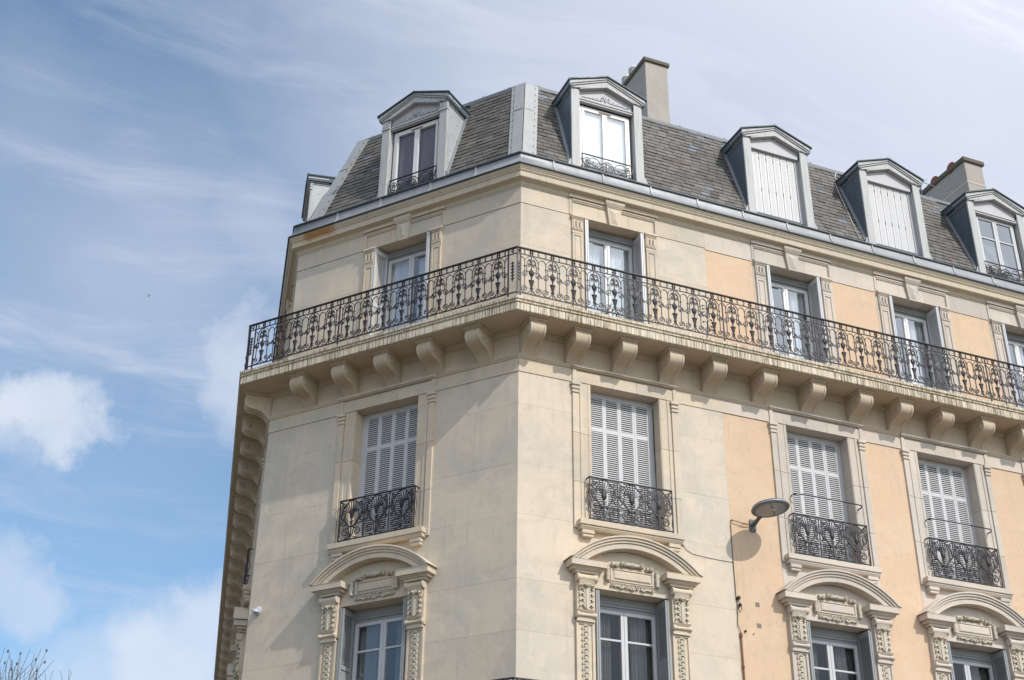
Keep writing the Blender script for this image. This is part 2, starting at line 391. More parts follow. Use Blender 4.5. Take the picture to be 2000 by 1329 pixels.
# ------------------------------------------------------------------ plan of the building
PH = 0.9059218; LB = 5.0879
nC = Vector((0, -1, 0)); tC = Vector((1, 0, 0))
nB = Vector((-sin(PH), -cos(PH), 0)); tB = Vector((-cos(PH), sin(PH), 0))
HA = radians(10.45)
tA = Vector((sin(HA), cos(HA), 0)); nA = Vector((-cos(HA), sin(HA), 0))
Lp = tB*LB
RB = -PH; RA = atan2(-tA.y, -tA.x)
CEND, AEND = 14.6, 21.0
FACES = {'C': (Vector((0, 0, 0)), 0.0, 1), 'B': (Vector((0, 0, 0)), RB, -1), 'A': (Lp, RA, -1)}
TKC = tan(PH/2); TLA = tan(nA.angle(nB)/2)
PATH = [Lp+tA*AEND, Lp, Vector((0, 0, 0)), tC*CEND]
NRM = [nA, nB, nC]
ARC = [0.0]
for i in range(3): ARC.append(ARC[-1]+(PATH[i+1]-PATH[i]).length)
def s_of(face, u): return {'A': ARC[1]-u, 'B': ARC[2]-u, 'C': ARC[2]+u}[face]
def off_pt(s, d):      # point at arclength s offset outward by d, mitred at the corners
    for i in (1, 2):
        if abs(s-ARC[i]) < 1e-6:
            b = NRM[i-1]+NRM[i]; b = b/(b.dot(NRM[i])); return PATH[i]+b*d
    i = 0 if s < ARC[1] else (1 if s < ARC[2] else 2)
    t = (PATH[i+1]-PATH[i]).normalized()
    return PATH[i]+t*(s-ARC[i])+NRM[i]*d
def sweep(mb, prof, s0, s1, closed=True, mi=0):
    ss = [s0]+[a for a in ARC[1:3] if s0+1e-6 < a < s1-1e-6]+[s1]
    b = len(mb.v); n = len(prof)
    for s in ss:
        for d, z in prof:
            p = off_pt(s, d); mb.v.append((p.x, p.y, z))
    for i in range(len(ss)-1):
        for k in range(n if closed else n-1):
            a = b+i*n+k; c = b+i*n+(k+1) % n; mb.f.append((a, c, c+n, a+n)); mb.m.append(mi)
    if closed:
        mb.f.append(tuple(b+k for k in reversed(range(n)))); e = b+(len(ss)-1)*n
        mb.f.append(tuple(e+k for k in range(n))); mb.m += [mi, mi]
    return mb
def at(face, u, d=0.0):
    o, r, sg = FACES[face]
    t = {'A': tA, 'B': tB, 'C': tC}[face]; n_ = {'A': nA, 'B': nB, 'C': nC}[face]
    p = o+t*u+n_*d; return (p.x, p.y, 0.0), r
S0, S1 = 0.0, ARC[3]

building = thing('apartment_building', 'cream stone corner apartment building with grey slate mansard roof and peach rendered side wall', 'building')
BP = building

# ------------------------------------------------------------------ ground
def setting():
    mb = MB(); mb.v = [(-900, -900, 0), (900, -900, 0), (900, 900, 0), (-900, 900, 0)]; mb.f = [(0, 1, 2, 3)]; mb.m = [0]
    g = obj('ground', mb.mesh('ground', 'street_ground', fix=False)); g['kind'] = 'structure'
    # pavement round the building with a kerb, road sheets beyond
    mb = MB(); sweep(mb, [(-0.4, 0.0), (2.6, 0.0), (2.6, 0.13), (-0.4, 0.15)], S0, S1)
    o = obj('pavement', mb.mesh('pavement', 'paving')); o['kind'] = 'structure'
    mb = MB(); sweep(mb, [(2.603, 0.0), (2.78, 0.0), (2.78, 0.13), (2.603, 0.14)], S0, S1)
    o = obj('kerb', mb.mesh('kerb', 'kerb_stone', bevel=0.01)); o['kind'] = 'structure'
    mb = MB(); sweep(mb, [(2.79, 0.0), (11.5, 0.0), (11.5, 0.012), (2.79, 0.012)], S0, S1)
    o = obj('road', mb.mesh('road', 'asphalt')); o['kind'] = 'structure'
    mb = MB()
    for k in range(12):
        u = -1+k*1.2
        mb.box(u, u+0.5, -10.6, -7.0, 0.012, 0.017)
    o = obj('road_marking', mb.mesh('road_marking', 'road_paint')); o['kind'] = 'structure'
setting()

# ------------------------------------------------------------------ walls
ZC = [5.62, 6.55, 7.42, 8.21, 9.24, 10.09, 11.12, 11.69]
WIN = {'C': [1.9196, 5.694, 8.472, 11.2221], 'B': [2.5546], 'A': [2.10, 5.9, 8.7, 11.5]}
def stone_blocks(face, u0, u1, z_list, mat, d=0.0, th=0.06, maxw=1.25, shift=0, dy=0.0, name='stone_block', gap=0.0022):
    loc, r = at(face, 0, dy); sg = FACES[face][2]
    rnd = random.Random(int(u0*100)+shift)
    for i in range(len(z_list)-1):
        z0, z1 = z_list[i], z_list[i+1]
        w = u1-u0; n = max(1, round(w/maxw + (0.35 if i % 2 else -0.2)))
        cuts = [u0+w*(k/n) for k in range(n+1)]
        for k in range(1, n): cuts[k] += rnd.uniform(-0.12, 0.12)+(0.12 if i % 2 else -0.1)
        for k in range(n):
            a, b = cuts[k], cuts[k+1]
            e = rnd.uniform(-0.0008, 0.0008)
            mb = MB(); mb.wb(sg*(a+(gap/2 if k else 0)), sg*(b-(gap/2 if k < n-1 else 0)), d+e, d-th, z0+gap/2, z1-gap/2)
            obj(name, mb.mesh(name, mat), BP, loc, r)
def core(face, u0, u1, z0, z1, d0, d1, holes, mat='stone_wall', name='wall'):
    us = sorted(set([u0, u1]+[h[0] for h in holes]+[h[1] for h in holes])); zs = sorted(set([z0, z1]+[h[2] for h in holes]+[h[3] for h in holes]))
    us = [u for u in us if u0 <= u <= u1]; zs = [z for z in zs if z0 <= z <= z1]
    mb = MB(); sg = FACES[face][2]
    for i in range(len(us)-1):
        for j in range(len(zs)-1):
            um, zm = (us[i]+us[i+1])/2, (zs[j]+zs[j+1])/2
            if any(h[0] < um < h[1] and h[2] < zm < h[3] for h in holes): continue
            mb.wb(sg*us[i], sg*us[i+1], d0, d1, zs[j], zs[j+1])
    loc, r = at(face, 0); obj(name, mb.mesh(name, mat), BP, loc, r)
ENDU = {'C': CEND, 'B': LB, 'A': AEND}
for fc in 'CBA':
    H = []
    for uc in WIN[fc]:
        H += [(uc-0.66, uc+0.66, 9.2, 11.75), (uc-0.66, uc+0.66, 5.6, 8.25)]
    core(fc, 0.03, ENDU[fc]-(0.03 if fc == 'B' else 0), 4.6, 12.5, -0.053, -0.42, H)
    H4 = [(uc-0.62, uc+0.62, 12.70, 15.19) for uc in WIN[fc]]
    e1 = 0.21*(TKC if fc != 'A' else TLA)+0.03; e2 = ENDU[fc]-(0.21*TLA+0.03 if fc == 'B' else 0)
    core(fc, e1, e2, 12.5, 16.05, -0.263, -0.62, H4)
UH = 0.97
# floors 2 and 3
stone_blocks('B', 0.0, 2.5546-UH, ZC, 'stone_wall', shift=1)
stone_blocks('B', 2.5546+UH, LB, ZC, 'stone_wall', shift=2)
stone_blocks('C', 0.0, 1.9196-UH, ZC, 'stone_wall', shift=3)
stone_blocks('C', 1.9196+UH, 3.79, ZC, 'stone_wall', shift=4)
PEACH = 3.79
def plaster(face, u0, u1, z0, z1, d, dy=0.0):
    loc, r = at(face, 0, dy); sg = FACES[face][2]
    mb = MB(); mb.wb(sg*u0, sg*u1, d, d-0.05, z0, z1); obj('plaster_panel', mb.mesh('plaster_panel', 'plaster_peach'), BP, loc, r)
WC = WIN['C']
for a, b in ((PEACH+0.004, WC[1]-UH), (WC[1]+UH, WC[2]-UH), (WC[2]+UH, WC[3]-UH), (WC[3]+UH, CEND)):
    plaster('C', a, b, 5.62, 11.688, -0.004)
WA = WIN['A']
seq = [0.0]+[x for w in WA for x in (w-UH, w+UH)]+[AEND]
for k in range(0, len(seq), 2):
    stone_blocks('A', seq[k], seq[k+1], [5.62, 8.21, 11.69], 'stone_wall', shift=20+k, maxw=2.5)
# band between groove and string course; frieze between string course and balcony
def band(face, u0, u1, mat, sh):
    stone_blocks(face, u0, u1, [11.692, 11.93], mat, d=0.012, th=0.07, maxw=1.3, shift=sh)
band('B', 0.0, 2.5546-UH, 'stone_warm', 5); band('B', 2.5546+UH, LB, 'stone_warm', 6)
band('C', 0.0, WC[0]-UH, 'stone_warm', 7); band('C', WC[0]+UH, PEACH, 'stone_warm', 8)
for k, (a, b) in enumerate(((PEACH, WC[1]-UH), (WC[1]+UH, WC[2]-UH), (WC[2]+UH, WC[3]-UH), (WC[3]+UH, CEND))): band('C', a, b, 'stone_pale', 9+k)
for k in range(0, len(seq), 2): band('A', seq[k], seq[k+1], 'stone_warm', 30+k)
for fc in 'CBA': stone_blocks(fc, 0.0, ENDU[fc], [11.985, 12.47], 'stone_cornice', maxw=1.1, shift=41, name='frieze_stone')
# floor 4 (set back)
UH4 = 0.885; D4 = -0.21
Z4 = [12.70, 13.45, 14.32, 15.163]
kc, la = 0.21*TKC, 0.21*TLA
stone_blocks('B', kc, 2.5546-UH4, Z4, 'stone_wall', dy=D4, shift=51); stone_blocks('B', 2.5546+UH4, LB-la, Z4, 'stone_wall', dy=D4, shift=52)
stone_blocks('C', kc, WC[0]-UH4, Z4, 'stone_wall', dy=D4, shift=53); stone_blocks('C', WC[0]+UH4, PEACH+.01, Z4, 'stone_wall', dy=D4, shift=54)
for a, b in ((PEACH+0.014, WC[1]-UH4), (WC[1]+UH4, WC[2]-UH4), (WC[2]+UH4, WC[3]-UH4), (WC[3]+UH4, CEND)): plaster('C', a, b, 12.70, 15.135, -0.004, D4)
seq4 = [la]+[x for w in WA for x in (w-UH4, w+UH4)]+[AEND]
for k in range(0, len(seq4), 2): stone_blocks('A', seq4[k], seq4[k+1], [12.70, 15.163], 'stone_wall', dy=D4, maxw=2.5, shift=55+k)
ZB = [15.17, 15.512]
for fc, L_ in (('B', [(kc, 2.5546-UH4), (2.5546+UH4, LB-la)]), ('C', [(kc, WC[0]-UH4), (WC[0]+UH4, PEACH+.01), (PEACH+.012, WC[1]-UH4), (WC[1]+UH4, WC[2]-UH4), (WC[2]+UH4, WC[3]-UH4), (WC[3]+UH4, CEND)]), ('A', [(seq4[k], seq4[k+1]) for k in range(0, len(seq4), 2)])):
    for k, (a, b) in enumerate(L_): stone_blocks(fc, a, b, ZB if not (fc == 'C' and k > 1) else [15.138, 15.512], 'stone_warm' if not (fc == 'C' and k > 1) else 'stone_pale', d=0.008, th=0.07, dy=D4, maxw=1.4, shift=70+k)
# storeys below the picture
def lower():
    for fc in 'CBA':
        loc, r = at(fc, 0); sg = FACES[fc][2]; mb = MB()
        z = 0.15
        while z < 4.55:
            z1 = min(z+0.44, 4.6); mb.wb(sg*0.0, sg*ENDU[fc], 0.0, -0.5, z, z1-0.02); mb.wb(sg*0.02, sg*ENDU[fc], -0.02, -0.5, z1-0.02, z1); z = z1
        mb.wb(sg*0.0, sg*ENDU[fc], 0.06, -0.5, 4.6, 4.75)
        mb.wb(sg*0.0, sg*ENDU[fc], 0.0, -0.053, 4.75, 5.42)
        for uc in WIN[fc]:
            mb.wb(sg*(uc-0.8), sg*(uc+0.8), 0.01, 0.05, 0.5, 3.6, 1); mb.wb(sg*(uc-0.95), sg*(uc+0.95), 0.01, 0.09, 3.6, 3.85)
        obj('ground_floor_wall', mb.mesh('ground_floor_wall', ['stone_wall', 'room_dark']), BP, loc, r)
lower()

# ------------------------------------------------------------------ mouldings swept round the building
def pieces(name, prof, mats, step, s0=S0, s1=S1, phase=0.0, gap=0.003, bevel=0.0, smooth=False, par=None):
    js = [s0]; s = s0+phase
    while s < s1-0.3:
        if s > s0+0.3 and all(abs(s-a) > 0.25 for a in ARC[1:3]): js.append(s)
        s += step
    js.append(s1)
    for i in range(len(js)-1):
        mb = sweep(MB(), prof, js[i]+gap/2, js[i+1]-gap/2); obj(name, mb.mesh(name, mats, bevel=bevel, smooth=smooth), par or BP)
    return js
pieces('string_course', [(-0.05, 11.93), (0.012, 11.93), (0.03, 11.937), (0.033, 11.955), (0.05, 11.968), (0.052, 11.985), (0.0, 12.0), (-0.05, 12.0)], 'stone_cornice', 1.37)
pieces('balcony_slab', [(-0.05, 12.462), (0.0, 12.462), (0.59, 12.462), (0.60, 12.475), (0.60, 12.595), (0.588, 12.600), (0.588, 12.610), (0.612, 12.618), (0.612, 12.640), (0.600, 12.645), (0.602, 12.652), (0.625, 12.668), (0.625, 12.715), (0.612, 12.725), (-0.3, 12.735), (-0.3, 12.462)], 'slab_edge_stone', 2.3, phase=1.1, gap=0.006)
mb = sweep(MB(), [(0.0, 12.37), (0.015, 12.37), (0.02, 12.40), (0.06, 12.445), (0.065, 12.4615), (0.0, 12.4615)], S0, S1); obj('cove_moulding', mb.mesh('cove_moulding', 'corbel_stone'), BP)
# soffit of the balcony, its warm bounce and shade put into a browner stone colour
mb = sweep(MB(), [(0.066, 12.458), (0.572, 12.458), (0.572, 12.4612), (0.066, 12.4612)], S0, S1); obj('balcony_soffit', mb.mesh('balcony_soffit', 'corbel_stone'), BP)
pieces('cornice', [(-0.26, 15.515), (-0.197, 15.515), (-0.190, 15.535), (-0.175, 15.545), (-0.166, 15.60), (-0.150, 15.612), (-0.085, 15.635), (-0.065, 15.628), (-0.058, 15.640), (-0.055, 15.735), (-0.043, 15.742), (-0.043, 15.752), (-0.030, 15.758), (-0.030, 15.780), (-0.018, 15.786), (0.0, 15.815), (0.006, 15.845), (-0.26, 15.85)], 'cornice_stone_top', 1.62, phase=0.7)
# zinc gutter facing, one sheet per bay, with its seams
GP = [(-0.24, 15.856), (0.022, 15.856), (0.026, 15.878), (0.016, 15.885), (-0.022, 15.925), (-0.05, 15.995), (-0.062, 16.07), (-0.064, 16.132), (-0.075, 16.15), (-0.20, 16.15), (-0.24, 16.10)]
gs = [s_of('B', 0.956+0.0), ]
GJ = sorted([S0, S1]+[s_of('B', u) for u in (0.956, 1.925, 3.03, 4.02)]+[s_of('C', 0.671+0.983*k) for k in range(0, 14)]+[s_of('A', 0.5+1.0*k) for k in range(0, 20)])
for i in range(len(GJ)-1):
    mb = sweep(MB(), GP, GJ[i]+0.001, GJ[i+1]-0.001); obj('gutter_sheet', mb.mesh('gutter_sheet', 'zinc', smooth=radians(50)), BP)
for s in GJ[1:-1]:
    mb = sweep(MB(), [(d+0.016, z) for d, z in GP[1:8]]+[(d-0.003, z) for d, z in reversed(GP[1:8])], s-0.014, s+0.014); obj('gutter_seam', mb.mesh('gutter_seam', 'zinc_roof'), BP)
mb = sweep(MB(), [(-0.048, 16.118), (-0.038, 16.135), (-0.042, 16.158), (-0.062, 16.168), (-0.084, 16.158), (-0.080, 16.125)], S0, S1); obj('gutter_lip', mb.mesh('gutter_lip', 'zinc_dark'), BP)  # dark zinc holds the unlit line under the edge, besides patina
mb = sweep(MB(), [(0.012, 15.846), (0.036, 15.846), (0.038, 15.862), (0.0275, 15.872), (0.0265, 15.857), (0.012, 15.852)], S0, S1); obj('drip_edge', mb.mesh('drip_edge', 'zinc_dark'), BP)

# ------------------------------------------------------------------ corbels
def corbel_mesh():
    pr = [(0, 12.405), (0.455, 12.405), (0.468, 12.385), (0.480, 12.34), (0.478, 12.285), (0.460, 12.235), (0.425, 12.195), (0.375, 12.168), (0.315, 12.152), (0.25, 12.142), (0.19, 12.125), (0.142, 12.095), (0.102, 12.055), (0.072, 12.015), (0.055, 11.985), (0.0, 11.985)]
    mb = MB(); mb.prism([(-d, z) for d, z in pr], -0.135, 0.135, 'x')
    pr2 = [(0, 12.39), (0.44, 12.39), (0.485, 12.35), (0.488, 12.28), (0.47, 12.226), (0.433, 12.183), (0.38, 12.155), (0.315, 12.139), (0.25, 12.128), (0.19, 12.110), (0.146, 12.086), (0.108, 12.05), (0.080, 12.01), (0.064, 11.988), (0.0, 12.3)]
    for s in (-1, 1):   # raised side bands of the scroll face
        mb.prism([(-d, z) for d, z in pr2], s*0.098, s*0.137, 'x')
    mb.wb(-0.155, 0.155, 0, 0.475, 12.405, 12.425); mb.wb(-0.168, 0.168, 0, 0.495, 12.425, 12.457)
    body = mb.mesh('corbel', 'corbel_stone', bevel=0.006, smooth=radians(30))
    vs = []
    for s in (-1, 1):
        v = MB()
        v.lathe([(0.062, 0), (0.062, 0.010), (0.048, 0.016), (0.046, 0.006), (0.028, 0.006), (0.024, 0.018), (0.004, 0.02)], 0, 0, 0, 14, 'x')
        n = 14*7; M = Matrix.Translation((s*0.137, -0.375, 12.275)) @ Matrix.Scale(s, 4, (1, 0, 0))
        v.v[-n:] = [tuple(M @ Vector(p)) for p in v.v[-n:]]
        vs.append(v.mesh('volute', 'corbel_stone', smooth=radians(40)))
    return body, vs
cbm, cvm = corbel_mesh()
CB = {'C': [0.143, 0.947, 1.80, 2.686, 3.52, 4.517, 5.508, 6.502, 7.37, 8.278, 9.2, 10.1, 11.05, 11.95, 12.9, 13.8], 'B': [4.192, 3.298, 2.422, 1.552, 0.612], 'A': [0.12+0.985*k for k in range(21)]}
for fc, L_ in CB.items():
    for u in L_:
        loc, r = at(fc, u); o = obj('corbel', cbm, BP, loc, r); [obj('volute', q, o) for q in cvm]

# ------------------------------------------------------------------ iron work
def spiral(cx, cz, r0, r1, a0, turns, n=22, sg=1):
    return [(cx+(r0+(r1-r0)*(i/n)**0.8)*cos(a0+sg*turns*2*pi*i/n), cz+(r0+(r1-r0)*(i/n)**0.8)*sin(a0+sg*turns*2*pi*i/n)) for i in range(n+1)]
def arc(cx, cz, rx, rz, a0, a1, n=10):
    return [(cx+rx*cos(a0+(a1-a0)*i/n), cz+rz*sin(a0+(a1-a0)*i/n)) for i in range(n+1)]
def cat(pts, n=5):
    out = []; P = [pts[0]]+list(pts)+[pts[-1]]
    for i in range(1, len(P)-2):
        p0, p1, p2, p3 = P[i-1:i+3]
        for k in range(n):
            t = k/n; out.append(tuple(0.5*((2*p1[j])+(-p0[j]+p2[j])*t+(2*p0[j]-5*p1[j]+4*p2[j]-p3[j])*t*t+(-p0[j]+3*p1[j]-3*p2[j]+p3[j])*t**3) for j in (0, 1)))
    out.append(pts[-1]); return out
def octa(mb, x, z, r, ry=None, y=0.0):
    ry = ry or r; b = len(mb.v); mb.v += [(x+r, y, z), (x, y, z+r), (x-r, y, z), (x, y, z-r), (x, y-ry, z), (x, y+ry, z)]
    for i in range(4):
        j = (i+1) % 4; mb.f += [(b+i, b+j, b+4), (b+j, b+i, b+5)]; mb.m += [0, 0]
def motif():
    w, t = 0.0125, 0.014; mb = MB()
    mb.bar(cat([(0.012, 0.105), (0.03, 0.055), (0.07, 0.018), (0.11, 0.012), (0.15, 0.032)], 4)+spiral(0.120, 0.090, 0.060, 0.010, radians(-28), 1.55, 26), w, t)
    mb.bar([(0.122, 0.150), (0.122, 0.60)]+arc(0.1885, 0.60, 0.0665, 0.095, pi, pi/2, 8)[1:], w*0.85, t)
    mb.bar([(0.122, 0.56)]+arc(0.0, 0.60, 0.122, 0.128, 0, radians(80), 9), w*0.85, t)
    mb.bar(spiral(0.045, 0.555, 0.008, 0.030, radians(-200), 1.2, 14, -1)+cat([(0.060, 0.590), (0.082, 0.568), (0.086, 0.51), (0.086, 0.44), (0.082, 0.39)], 3)+spiral(0.126, 0.365, 0.046, 0.010, radians(175), 1.4, 22), w*0.85, t)
    mb.bar(cat([(0.04, 0.425), (0.085, 0.432), (0.135, 0.42), (0.165, 0.385), (0.1885, 0.345)], 3), w*0.85, t)
    mb.bar(cat([(0.0, 0.585), (0.03, 0.635), (0.060, 0.635), (0.082, 0.600)], 4), w, 0.02)
    mb.bar(cat([(0.0, 0.62), (0.025, 0.668), (0.048, 0.665), (0.06, 0.645)], 3), w*0.9, 0.02)
    octa(mb, 0.122, 0.525, 0.024, 0.016); mb.bar([(0.098, 0.525), (0.146, 0.525)], 0.006, 0.008)
    mb.bar(cat([(0.116, 0.752), (0.134, 0.775), (0.112, 0.80), (0.134, 0.825), (0.118, 0.85)], 3), 0.013, t)
    octa(mb, 0.02, 0.80, 0.026, 0.02); octa(mb, 0.017, 0.832, 0.018, 0.018); octa(mb, 0.017, 0.768, 0.018, 0.018)
    mb.mirror()
    mb.bar([(0, 0.0), (0, 0.12)], w, t); mb.bar([(0, 0.47), (0, 0.745)], w*1.2, 0.016)
    mb.lathe([(0.016, 0.105), (0.032, 0.110), (0.032, 0.122), (0.018, 0.126), (0.043, 0.243), (0.052, 0.25), (0.052, 0.266), (0.02, 0.268), (0.008, 0.27)], n=8, sq=0.6)
    mb.lathe([(0.006, 0.268), (0.014, 0.31), (0.020, 0.345), (0.040, 0.375), (0.050, 0.405), (0.046, 0.435), (0.026, 0.46), (0.012, 0.485), (0.005, 0.50)], n=8, sq=0.6)
    octa(mb, 0, 0.575, 0.026, 0.02)
    return mb.mesh('scroll_baluster', 'iron')
scroll_me = motif()
def leafpanel():   # acanthus infill at the corners
    mb = MB()
    for z in (0.24, 0.30, 0.36, 0.42, 0.48, 0.54):
        for s in (-1, 1): mb.bar(cat([(0, z), (s*0.014, z+0.03), (s*0.03, z+0.034)], 3), 0.014, 0.018)
        octa(mb, 0, z, 0.018, 0.014)
    mb.bar([(0, 0.22), (0, 0.60)], 0.012, 0.014)
    octa(mb, -0.012, 0.80, 0.022); octa(mb, 0.014, 0.82, 0.02); octa(mb, 0.01, 0.78, 0.02)
    return mb.mesh('corner_leaf', 'iron')
leaf_me = leafpanel()
post_me = MB().box(-0.010, 0.010, -0.010, 0.010, -0.10, 0.86).mesh('post', 'iron')
def balcony_rail(dz, faces, C_to, label):
    z0 = 12.83+dz; dR = 0.54
    s1 = s_of('C', C_to); s0 = s_of('A', faces)
    mb = MB()
    sweep(mb, [(dR-0.024, z0+0.852), (dR+0.024, z0+0.852), (dR+0.024, z0+0.868), (dR+0.010, z0+0.876), (dR-0.010, z0+0.876), (dR-0.024, z0+0.868)], s0, s1)
    sweep(mb, [(dR-0.008, z0+0.738), (dR+0.008, z0+0.738), (dR+0.008, z0+0.752), (dR-0.008, z0+0.752)], s0, s1)
    sweep(mb, [(dR-0.009, z0-0.008), (dR+0.009, z0-0.008), (dR+0.009, z0+0.008), (dR-0.009, z0+0.008)], s0, s1)
    rail = obj('balcony_railing', mb.mesh('balcony_railing', 'iron'), BP, label=label)
    kk = dR*TKC
    def put(face, u, me, nm):
        loc, r = at(face, u, dR); obj(nm, me, rail, (loc[0], loc[1], z0), r)
    u = -0.012; k = 0
    while u < C_to-0.2:
        put('C', u, scroll_me, 'scroll_baluster'); 
        if k % 5 == 4: put('C', u+0.19, post_me, 'post')
        u += 0.3805; k += 1
    put('C', -0.205, post_me, 'post'); put('C', -kk, post_me, 'post'); put('C', -0.232, leaf_me, 'corner_leaf')
    u = 0.10
    for k in range(14):
        put('B', u+0.377*k, scroll_me, 'scroll_baluster')
        if k in (4, 8): put('B', u+0.377*(k+0.5), post_me, 'post')
    put('B', -0.092, post_me, 'post'); put('B', -0.17, leaf_me, 'corner_leaf')
    ul = LB+dR*TLA
    put('B', 0.1+0.377*13.5, post_me, 'post'); put('B', ul, post_me, 'post')
    put('B', 0.5*(ul+0.1+0.377*13.5), leaf_me, 'corner_leaf')
    put('A', -0.02, post_me, 'post')
    for k in range(int(faces/0.377)-1): put('A', 0.17+0.377*k, scroll_me, 'scroll_baluster')
balcony_rail(0.0, 9.0, CEND, 'long black wrought iron balcony railing of scrolls and urn motifs')
DZL = -7.147
balcony_rail(DZL, 3.0, 5.5, 'lower black wrought iron balcony railing, only its top corner in view')
mb = sweep(MB(), [(-0.05, 12.462+DZL), (0.60, 12.462+DZL), (0.60, 12.60+DZL), (0.625, 12.66+DZL), (0.625, 12.72+DZL), (-0.3, 12.735+DZL)], s_of('A', 3.0), s_of('C', 5.5)); obj('lower_balcony_slab', mb.mesh('lower_balcony_slab', 'slab_edge_stone'), BP)

def palmette():    # one panel of the window railings, 0.489 wide, 0.70 high
    w, t = 0.013, 0.015; mb = MB()
    mb.bar(spiral(0.115, 0.125, 0.012, 0.082, radians(40), 1.5, 26)[::-1], w, t)
    mb.bar(cat([(0.01, 0.10), (0.02, 0.06), (0.06, 0.028), (0.12, 0.022)], 4), w, t)
    mb.bar(cat([(0.01, 0.22), (0.06, 0.24), (0.12, 0.31), (0.18, 0.36), (0.222, 0.44)], 4), 0.024, 0.02)
    mb.bar(cat([(0.09, 0.27), (0.15, 0.255), (0.20, 0.27), (0.215, 0.31)], 4), w, t)
    mb.bar(cat([(0.12, 0.30), (0.14, 0.36), (0.13, 0.385)], 3), 0.02, 0.018)
    mb.bar(cat([(0.16, 0.35), (0.15, 0.40), (0.13, 0.42)], 3), w, t)
    mb.bar(spiral(0.155, 0.455, 0.010, 0.058, radians(30), 1.35, 22)[::-1]+[(0.222, 0.45)], w, t)
    mb.bar(spiral(0.175, 0.600, 0.010, 0.050, radians(200), 1.35, 20)[::-1]+cat([(0.20, 0.66), (0.225, 0.66)], 2), w, t)
    mb.bar(cat([(0.215, 0.47), (0.19, 0.53), (0.12, 0.60), (0.06, 0.665), (0.0, 0.685)], 4), w*1.3, t)
    for a in (6, 18, 30, 43, 57): mb.bar([(0.02*sin(radians(a)), 0.36), (0.045*sin(radians(a*1.2)), 0.46), (0.26*sin(radians(a)), 0.40+0.26*cos(radians(a)))], 0.011, t)
    octa(mb, 0.18, 0.31, 0.02); octa(mb, 0.05, 0.20, 0.025, 0.02)
    mb.mirror()
    mb.bar([(0, 0.0), (0, 0.40)], w*1.2, 0.017); mb.bar([(0, 0.66), (0, 0.69)], w, t)
    for k in range(5):
        a = pi/2+k*2*pi/5; mb.bar([(0, 0.30), (0.045*cos(a), 0.30+0.045*sin(a))], 0.016, 0.012)
    return mb.mesh('palmette_panel', 'iron')
palm_me = palmette()
bud_me = MB().lathe([(0.006, 0.335), (0.03, 0.35), (0.046, 0.39), (0.044, 0.43), (0.028, 0.48), (0.010, 0.52)], 0, -0.01, 0, 9, sq=0.6).mesh('palmette_bud', 'iron')
def railing_frame():
    mb = MB(); y = -0.11
    mb.box(-0.74, 0.74, y-0.018, y+0.018, 9.995, 10.012); mb.box(-0.74, 0.74, y-0.012, y+0.012, 9.300, 9.314)
    for x in (-0.734, -0.245, 0.245, 0.734): mb.box(x-0.008, x+0.008, y-0.008, y+0.008, 9.314, 9.995)
    for s in (-1, 1):     # short returns to the wall
        mb.box(s*0.742-0.008, s*0.742+0.008, y, 0.0, 9.99, 10.008); mb.box(s*0.742-0.006, s*0.742+0.006, y, 0.0, 9.300, 9.312)
        mb.tube([(s*0.742, y+0.02, 9.33), (s*0.742, y+0.05, 9.45), (s*0.742, y+0.02, 9.57), (s*0.742, y+0.06, 9.68), (s*0.742, y+0.02, 9.8), (s*0.742, y+0.05, 9.93)], 0.006, 4)
        for x in (0.4,): mb.box(s*x-0.006, s*x+0.006, y-0.006, y+0.006, 9.24, 9.30)
    return mb.mesh('window_railing', 'iron')
rail_me = railing_frame()
bar_me = MB().tube([(-0.66, 0.02, 10.36), (-0.68, -0.06, 10.36), (-0.64, -0.13, 10.36), (-0.5, -0.15, 10.36), (0.5, -0.15, 10.36), (0.66, -0.14, 10.36), (0.69, -0.10, 10.34), (0.67, 0.02, 10.32)], 0.011, 6).mesh('safety_bar', 'iron', smooth=True)

# ------------------------------------------------------------------ window units
def leaf_meshes(w, z0, z1, rails, pitch=0.0365, st=0.036, th=0.028):
    fr = MB(); lo = MB()
    fr.box(0, st, -th/2, th/2, z0, z1); fr.box(w-st, w, -th/2, th/2, z0, z1)
    R = [z0]+[r for rr in rails for r in rr]+[z1]
    for a, b in zip(R[0::2], R[1::2]): pass
    fr.box(st, w-st, -th/2, th/2, z0, z0+0.09)
    fr.box(st, w-st, -th/2, th/2, z1-0.10, z1)
    for a, b in rails: fr.box(st, w-st, -th/2, th/2, a, b)
    edges = [z0+0.09]+[x for r in rails for x in r]+[z1-0.10]
    for a, b in zip(edges[0::2], edges[1::2]):
        n = int((b-a)/pitch); p = (b-a)/n
        for k in range(n):
            z = a+p*(k+0.5)
            lo.box(st, w-st, -0.010, -0.002, z-0.0095, z+0.0085)
    return fr, lo
def shutter(name, w, z0, z1, rails, mat='paint_shutter', **k):
    fr, lo = leaf_meshes(w, z0, z1, rails, **k)
    return fr.mesh(name, mat, bevel=0.002), lo.mesh('louvre', mat)
SH3 = shutter('shutter', 0.279, 9.30, 11.70, [(10.99, 11.065)])
SH2 = shutter('shutter', 0.31, 5.72, 8.19, [(7.22, 7.29), (6.4, 6.5)], 'paint_shutter_dark')
SH4 = shutter('shutter', 0.31, 12.76, 15.12, [(13.9, 13.97)], 'paint_window')
def U(parts, face, u, dy=0.0, tone=None):
    loc, r = at(face, u, dy)
    for p in parts:
        nm, me = p[0], p[1]; kids = p[2] if len(p) > 2 else []; kw = p[3] if len(p) > 3 else {}
        o = obj(nm, me, BP, loc, r, **kw)
        for k in kids:
            c = obj(k[0], k[1], o, k[2] if len(k) > 2 else (0, 0, 0), k[3] if len(k) > 3 else 0.0)
            if k[0] in ('louvre', 'carved_leaves', 'chain_carving'): c['kind'] = 'stuff'
